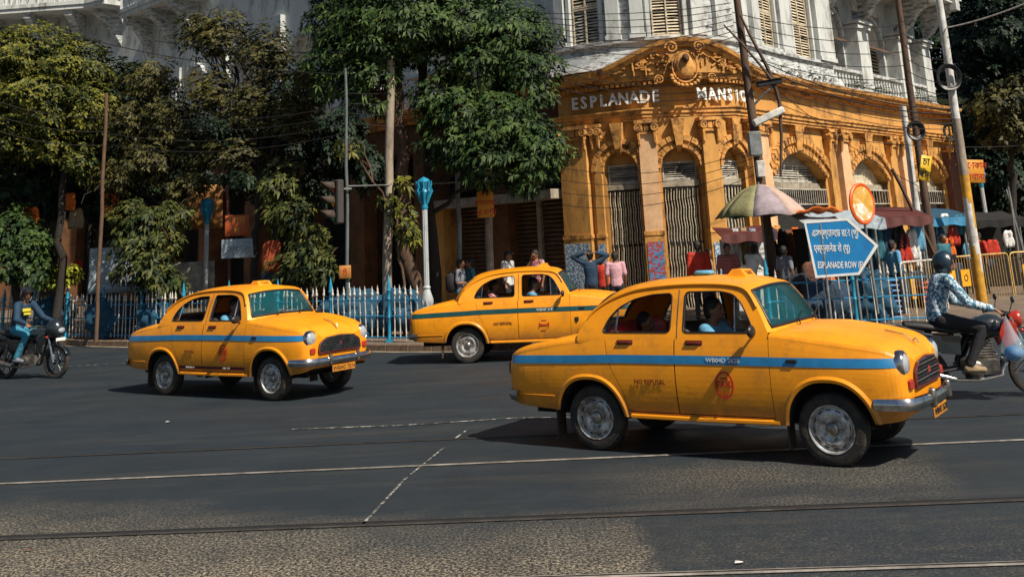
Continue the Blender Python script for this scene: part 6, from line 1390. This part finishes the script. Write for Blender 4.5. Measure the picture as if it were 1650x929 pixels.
for i, (x, y, w, h, mm) in enumerate([(1310, 440, .5, .5, C_BROWN), (1335, 452, .3, .4, C_ORANGE), (1375, 455, .35, .4, C_WHITE), (1560, 405, .3, .5, C_LBLUE), (1600, 400, .4, .5, C_RED), (1625, 385, .3, .5, C_WHITE), (1588, 420, .4, .4, C_NAVY)]):
    cloth_item(x, y, 24.6 if x < 1400 else 33.2, w, h, mm, words[id(mm)]+(' cloth piled behind the right railing below the arrow sign' if x < 1400 else ' garment in the dim stall at the right edge'))
# ------------------------------------------------------------------ trees
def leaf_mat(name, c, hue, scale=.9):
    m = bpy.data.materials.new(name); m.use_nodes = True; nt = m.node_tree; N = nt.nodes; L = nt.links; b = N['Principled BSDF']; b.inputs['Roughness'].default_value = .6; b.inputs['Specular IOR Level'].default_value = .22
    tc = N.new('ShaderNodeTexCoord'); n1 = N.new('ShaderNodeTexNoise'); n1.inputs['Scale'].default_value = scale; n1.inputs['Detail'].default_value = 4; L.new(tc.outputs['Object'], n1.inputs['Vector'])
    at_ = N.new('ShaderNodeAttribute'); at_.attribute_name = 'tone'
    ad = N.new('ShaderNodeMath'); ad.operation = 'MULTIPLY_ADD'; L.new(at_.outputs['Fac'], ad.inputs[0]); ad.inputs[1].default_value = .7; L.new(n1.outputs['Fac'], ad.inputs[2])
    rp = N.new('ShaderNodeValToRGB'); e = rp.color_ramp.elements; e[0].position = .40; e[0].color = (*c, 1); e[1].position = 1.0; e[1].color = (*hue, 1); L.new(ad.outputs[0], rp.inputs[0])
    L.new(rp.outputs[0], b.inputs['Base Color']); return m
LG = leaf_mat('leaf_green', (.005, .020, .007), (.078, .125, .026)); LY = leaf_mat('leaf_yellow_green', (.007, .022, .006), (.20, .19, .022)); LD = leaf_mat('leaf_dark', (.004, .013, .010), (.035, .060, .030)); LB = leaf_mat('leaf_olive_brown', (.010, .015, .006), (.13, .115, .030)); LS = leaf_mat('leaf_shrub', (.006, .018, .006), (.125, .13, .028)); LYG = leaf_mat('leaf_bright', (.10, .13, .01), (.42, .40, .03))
BARK = mat('bark_brown', (.085, .050, .030), .9, .4, 7, bump=1, bscale=30, stretch=(1, 1, .35)); BARKD = mat('bark_dark', (.022, .017, .013), .9, .4, 8, bump=1, bscale=30, stretch=(1, 1, .35))
def whorls(C, dirs, leaves, ln, wd, droop, rs):
    n = len(C); vs = []; tone = []
    for k in range(leaves):
        ang = 2*np.pi*k/leaves+rs.uniform(0, 6.28, n)*.12+rs.uniform(0, 6.28, 1)
        a = np.cross(dirs, np.array([.3, .5, .81])); a /= np.linalg.norm(a, axis=1)[:, None]; b = np.cross(dirs, a)
        out = a*np.cos(ang)[:, None]+b*np.sin(ang)[:, None]; L_ = (ln*rs.uniform(.7, 1.25, n))[:, None]
        side = np.cross(dirs, out); tip = C+out*L_*.92+dirs*L_*(.25)-np.array([0, 0, 1])*L_*droop; mid = C+out*L_*.52+dirs*L_*.22-np.array([0, 0, 1])*L_*droop*.25
        p0 = C+out*L_*.06; w = L_*wd
        vs.append(np.stack([p0, mid-side*w, tip, mid+side*w], 1)); tone.append(np.repeat(rs.uniform(-.25, .55, n)[:, None], 4, 1))
    V = np.concatenate(vs).reshape(-1, 3); T = np.concatenate(tone).reshape(-1); return V, T
def leaf_mesh(name, V, T, m_, parent, kind='stuff'):
    n = len(V)//4; me = bpy.data.meshes.new(name); me.vertices.add(n*4); me.vertices.foreach_set('co', V.astype(np.float32).ravel()); me.loops.add(n*4); me.loops.foreach_set('vertex_index', np.arange(n*4, dtype=np.int32)); me.polygons.add(n); me.polygons.foreach_set('loop_start', np.arange(0, n*4, 4, dtype=np.int32)); me.polygons.foreach_set('loop_total', np.full(n, 4, dtype=np.int32)); me.materials.append(m_); me.update(calc_edges=True)
    at_ = me.attributes.new('tone', 'FLOAT', 'POINT'); at_.data.foreach_set('value', T.astype(np.float32)); o = bpy.data.objects.new(name, me); COL.objects.link(o); o.parent = parent; o['kind'] = kind; return o
def lobe_points(lobes, n, rs, shell=.55):
    tot = sum(l[3]*l[4]*l[5] for l in lobes)**1.0; out = []; dr = []
    for (x, y, z, rx, ry, rz) in lobes:
        k = max(12, int(n*rx*ry*rz/tot)); d = rs.normal(size=(k, 3)); d /= np.linalg.norm(d, axis=1)[:, None]; r = rs.uniform(shell, 1.0, k)**.6; wob = 1+.18*np.sin(d[:, 0]*5+x)+.15*np.sin(d[:, 2]*7+z*2)
        out.append(np.array([x, y, z])+d*(r*wob)[:, None]*np.array([rx, ry, rz])); u = d+np.array([0, -.25, .75]); u += rs.normal(size=(k, 3))*.35; dr.append(u/np.linalg.norm(u, axis=1)[:, None])
    return np.concatenate(out), np.concatenate(dr)
def limb(m, a, b, r0, r1, rs, wob=.08, n=7):
    a, b = np.array(a, float), np.array(b, float); L_ = np.linalg.norm(b-a); pts = [a+(b-a)*i/n+(rs.normal(size=3)*wob*L_*.25 if 0 < i < n else 0)+np.array([0, 0, .10*L_*math.sin(PI*i/n)]) for i in range(n+1)]; m.tube([tuple(p) for p in pts], [r0+(r1-r0)*i/n for i in range(n+1)], 7); return pts
def tree(lab, base, fork, lobes_px, n, lm, leaves=7, ln=.20, wd=.17, droop=.3, trunk_r=(.16, .10), bark=None, seed=1, twigs=2, cat='tree', name='tree', grp=None, shell=.5):
    # base, fork: (px, py, Y); lobes: (px, py, rx_px, ry_px, Y, depth)
    rs = np.random.RandomState(seed); b = at(*base); b.z = .10; rt = empty(name, b, 0, lab, cat, grp); B0 = np.array(b)
    f = np.array(at(*fork))-B0; lobes = []
    for (px, py, rx, ry, Y, dp) in lobes_px:
        p = np.array(at(px, py, Y))-B0; lobes.append((p[0], p[1], p[2], rx/1700*Y, dp, ry/1700*Y))
    m = MB(); limb(m, (0, 0, 0), f, trunk_r[0], trunk_r[1], rs, .05, 9); m.build('trunk', bark or BARK, rt, 60)
    bm_ = MB()
    for l in lobes:
        c = np.array(l[:3]); start = f if c[2] > f[2]-.3 else f*max(.3, min(.95, c[2]/max(f[2], .1)*.8)); pts = limb(bm_, start, c, trunk_r[1]*.6, .025, rs)
        for k in range(twigs*2+1):
            e = c+rs.normal(size=3)*np.array(l[3:])*.55; limb(bm_, pts[rs.randint(3, 8)], e, .028, .007, rs, .12, 5)
    o = bm_.build('branches', bark or BARK, rt, 60); o['kind'] = 'stuff'
    P, D = lobe_points(lobes, n, rs, shell); V, T = whorls(P, D, leaves, ln, wd, droop, rs); leaf_mesh('foliage', V, T, lm, rt); return rt
# big tree, centre
tree('tall leafy green tree with brown trunk between the signal pole and the mansion', (668, 470, 27.6), (630, 80, 27.4), [(640, 30, 110, 75, 27.5, 1.6), (560, 20, 70, 60, 27.8, 1.2), (540, 110, 50, 50, 27.6, 1.0), (600, 130, 45, 60, 27.2, .9), (590, 75, 80, 55, 27.5, 1.2)], 3400, LG, 8, .21, .125, .28, (.20, .13), seed=3)
tree('broad green tree whose right half hangs over the shop awning', (700, 470, 28.2), (686, 60, 28), [(740, 30, 90, 70, 27.8, 1.5), (820, 60, 75, 65, 27.6, 1.4), (850, 120, 50, 60, 27.4, 1.1), (770, 110, 70, 45, 27.4, 1.2), (740, 180, 70, 38, 27, 1.0), (810, 195, 70, 48, 26.9, 1.1), (860, 240, 52, 55, 26.8, 1.0), (780, 250, 85, 40, 26.8, 1.0), (730, 225, 50, 35, 26.9, .9), (850, 285, 45, 22, 26.8, .8), (700, 150, 40, 30, 27.2, .8)], 6200, LG, 8, .20, .125, .30, (.17, .11), BARKD, seed=5)
tree('small sapling with whorled leaves growing beside the thick concrete pole', (650, 470, 26.6), (640, 350, 26.6), [(624, 322, 16, 8, 26.5, .25), (648, 345, 20, 20, 26.6, .4), (655, 375, 20, 22, 26.6, .4), (560, 240, 22, 15, 26.4, .35), (650, 295, 14, 10, 26.8, .3)], 75, LY, 9, .22, .12, .25, (.04, .03), seed=8, cat='sapling', name='sapling')
tree('leafy shrub with drooping olive leaves right of the orange jacket', (492, 470, 28.2), (488, 390, 28.2), [(470, 345, 38, 30, 28.2, .7), (452, 300, 30, 30, 28.4, .7), (500, 395, 38, 32, 28, .7), (480, 430, 45, 28, 27.9, .7), (520, 430, 25, 22, 27.9, .5)], 560, LS, 9, .22, .13, .35, (.06, .04), seed=9, cat='shrub', name='shrub')
tree('bushy shrub with yellow green whorled leaves left of the left lamp post', (240, 480, 30), (250, 370, 30), [(235, 360, 50, 24, 30, .8), (270, 345, 42, 20, 30, .7), (225, 395, 35, 24, 29.8, .7), (258, 390, 38, 22, 29.8, .7), (240, 430, 48, 28, 29.6, .8), (262, 455, 40, 22, 29.6, .6), (205, 340, 30, 20, 30.2, .6)], 760, LS, 9, .22, .14, .3, (.07, .05), seed=11, cat='shrub', name='shrub')
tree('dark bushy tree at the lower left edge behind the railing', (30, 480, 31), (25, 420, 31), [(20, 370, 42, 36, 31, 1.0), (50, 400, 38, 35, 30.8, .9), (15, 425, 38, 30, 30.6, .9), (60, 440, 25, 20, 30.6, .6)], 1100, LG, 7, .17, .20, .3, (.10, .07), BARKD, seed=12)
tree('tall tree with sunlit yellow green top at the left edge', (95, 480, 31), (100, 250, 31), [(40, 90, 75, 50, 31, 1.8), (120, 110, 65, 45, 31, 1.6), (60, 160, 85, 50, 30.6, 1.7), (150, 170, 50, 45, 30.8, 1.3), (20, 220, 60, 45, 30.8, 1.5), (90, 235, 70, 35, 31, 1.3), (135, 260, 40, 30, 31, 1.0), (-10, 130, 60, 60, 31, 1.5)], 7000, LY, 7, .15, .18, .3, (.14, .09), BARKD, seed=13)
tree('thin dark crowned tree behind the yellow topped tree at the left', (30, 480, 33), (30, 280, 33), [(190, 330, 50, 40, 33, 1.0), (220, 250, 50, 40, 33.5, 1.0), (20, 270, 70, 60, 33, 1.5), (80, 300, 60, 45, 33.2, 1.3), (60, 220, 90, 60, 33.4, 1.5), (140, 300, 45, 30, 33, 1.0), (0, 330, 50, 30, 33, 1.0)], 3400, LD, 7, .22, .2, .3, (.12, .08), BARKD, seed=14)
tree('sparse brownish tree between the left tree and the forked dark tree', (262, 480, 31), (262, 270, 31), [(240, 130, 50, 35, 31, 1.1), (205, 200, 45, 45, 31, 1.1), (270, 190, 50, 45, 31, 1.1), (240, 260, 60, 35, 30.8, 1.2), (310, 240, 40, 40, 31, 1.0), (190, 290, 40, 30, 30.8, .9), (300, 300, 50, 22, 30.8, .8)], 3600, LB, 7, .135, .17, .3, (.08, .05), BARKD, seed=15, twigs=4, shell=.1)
tree('dark forked tree with sparse brown foliage left of the signal pole', (408, 480, 29.6), (418, 290, 29.6), [(350, 60, 55, 45, 30, 1.2), (430, 90, 60, 50, 29.6, 1.2), (340, 150, 45, 45, 29.8, 1.1), (400, 170, 50, 45, 29.4, 1.1), (470, 190, 50, 45, 29.4, 1.1), (500, 130, 35, 40, 29.4, .9), (380, 250, 55, 28, 29.4, 1.0), (460, 270, 45, 22, 29.2, .9), (320, 50, 35, 35, 30, .9)], 4200, LB, 7, .13, .17, .3, (.12, .08), BARKD, seed=16, twigs=6, shell=.1)
tree('yellow green potted plant behind the left railing', (100, 470, 31.6), (100, 455, 31.6), [(95, 450, 26, 13, 31.6, .4), (115, 440, 16, 12, 31.6, .3), (80, 440, 16, 10, 31.6, .3)], 130, LYG, 7, .17, .22, .3, (.03, .02), seed=17, cat='plant', name='potted_plant')
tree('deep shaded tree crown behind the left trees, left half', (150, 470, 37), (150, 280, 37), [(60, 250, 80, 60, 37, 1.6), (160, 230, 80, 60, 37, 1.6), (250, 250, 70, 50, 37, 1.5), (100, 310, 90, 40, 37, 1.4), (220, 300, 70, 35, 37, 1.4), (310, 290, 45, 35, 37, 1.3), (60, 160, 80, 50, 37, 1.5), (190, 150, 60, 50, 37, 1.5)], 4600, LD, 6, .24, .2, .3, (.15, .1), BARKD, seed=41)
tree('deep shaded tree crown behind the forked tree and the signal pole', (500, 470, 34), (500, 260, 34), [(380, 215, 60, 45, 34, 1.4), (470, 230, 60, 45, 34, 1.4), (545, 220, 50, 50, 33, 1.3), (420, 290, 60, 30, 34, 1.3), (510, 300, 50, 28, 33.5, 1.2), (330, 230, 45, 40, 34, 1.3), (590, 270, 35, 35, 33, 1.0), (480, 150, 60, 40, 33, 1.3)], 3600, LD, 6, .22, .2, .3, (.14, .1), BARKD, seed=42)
# dark trees beyond the right end of the mansion
tree('huge dark tree filling the right edge beside the mansion', (1600, 440, 52), (1600, 250, 52), [(1600, 60, 75, 80, 52, 3), (1660, 100, 70, 90, 51, 3), (1570, 150, 45, 60, 52, 2.5), (1620, 190, 60, 55, 50, 2.5), (1680, 220, 60, 60, 50, 2.5), (1590, 10, 50, 50, 54, 3), (1650, 300, 60, 50, 50, 2.5), (1700, 30, 80, 90, 54, 3)], 5200, LD, 6, .36, .22, .3, (.45, .30), BARKD, seed=21)
tree('lower tree with olive lit leaves in front of the huge dark right tree', (1640, 440, 44), (1630, 260, 44), [(1600, 170, 35, 28, 44, 1.4), (1640, 150, 35, 28, 44, 1.4), (1625, 215, 40, 28, 44, 1.4), (1665, 180, 40, 40, 44, 1.4)], 900, LB, 6, .26, .2, .3, (.2, .12), BARKD, seed=22)
tree('dark undergrowth tree filling the gap under the right trees', (1625, 440, 47), (1620, 330, 47), [(1600, 300, 60, 60, 48, 2), (1650, 340, 50, 50, 47, 2), (1590, 370, 40, 35, 48, 2), (1640, 400, 60, 35, 47, 2), (1560, 260, 20, 50, 54, 1.5)], 2600, LD, 6, .30, .22, .3, (.2, .12), BARKD, seed=23)
for i, (x, Y) in enumerate([(27, 75), (36, 70), (20, 82), (46, 64)]):
    tree('far dark tree beyond the right end of the mansion', (825, 400, Y), (825, 300, Y), [(825, 250, 220, 170, Y, 6), (700, 120, 150, 150, Y, 6), (950, 120, 160, 150, Y, 6), (825, 20, 180, 130, Y, 6)], 2600, LD, 6, .7, .25, .3, (.5, .35), BARKD, seed=30+i, grp='far trees behind the mansion').location.x = x
# weeds on the mansion ledge
rs = np.random.RandomState(5)
for i, (s0, s1, lab) in enumerate([(5.2, 9.5, 'weeds growing along the white ledge above the first wide arch'), (10.5, 15, 'weeds growing along the ledge above the second wide arch'), (17, 21.3, 'weeds on the ledge near the right end of the mansion')]):
    C = np.array([F(rs.uniform(s0, s1), rs.uniform(.1, .45), 7.08+abs(rs.normal())*.14) for _ in range(150)]); D = np.tile(np.array([0, -.3, .95]), (150, 1)); V, T = whorls(C, D, 5, .13, .12, .1, rs); o = leaf_mesh('weeds', V, T, LD if i else LB, None); o['label'] = lab; o['category'] = 'weeds'
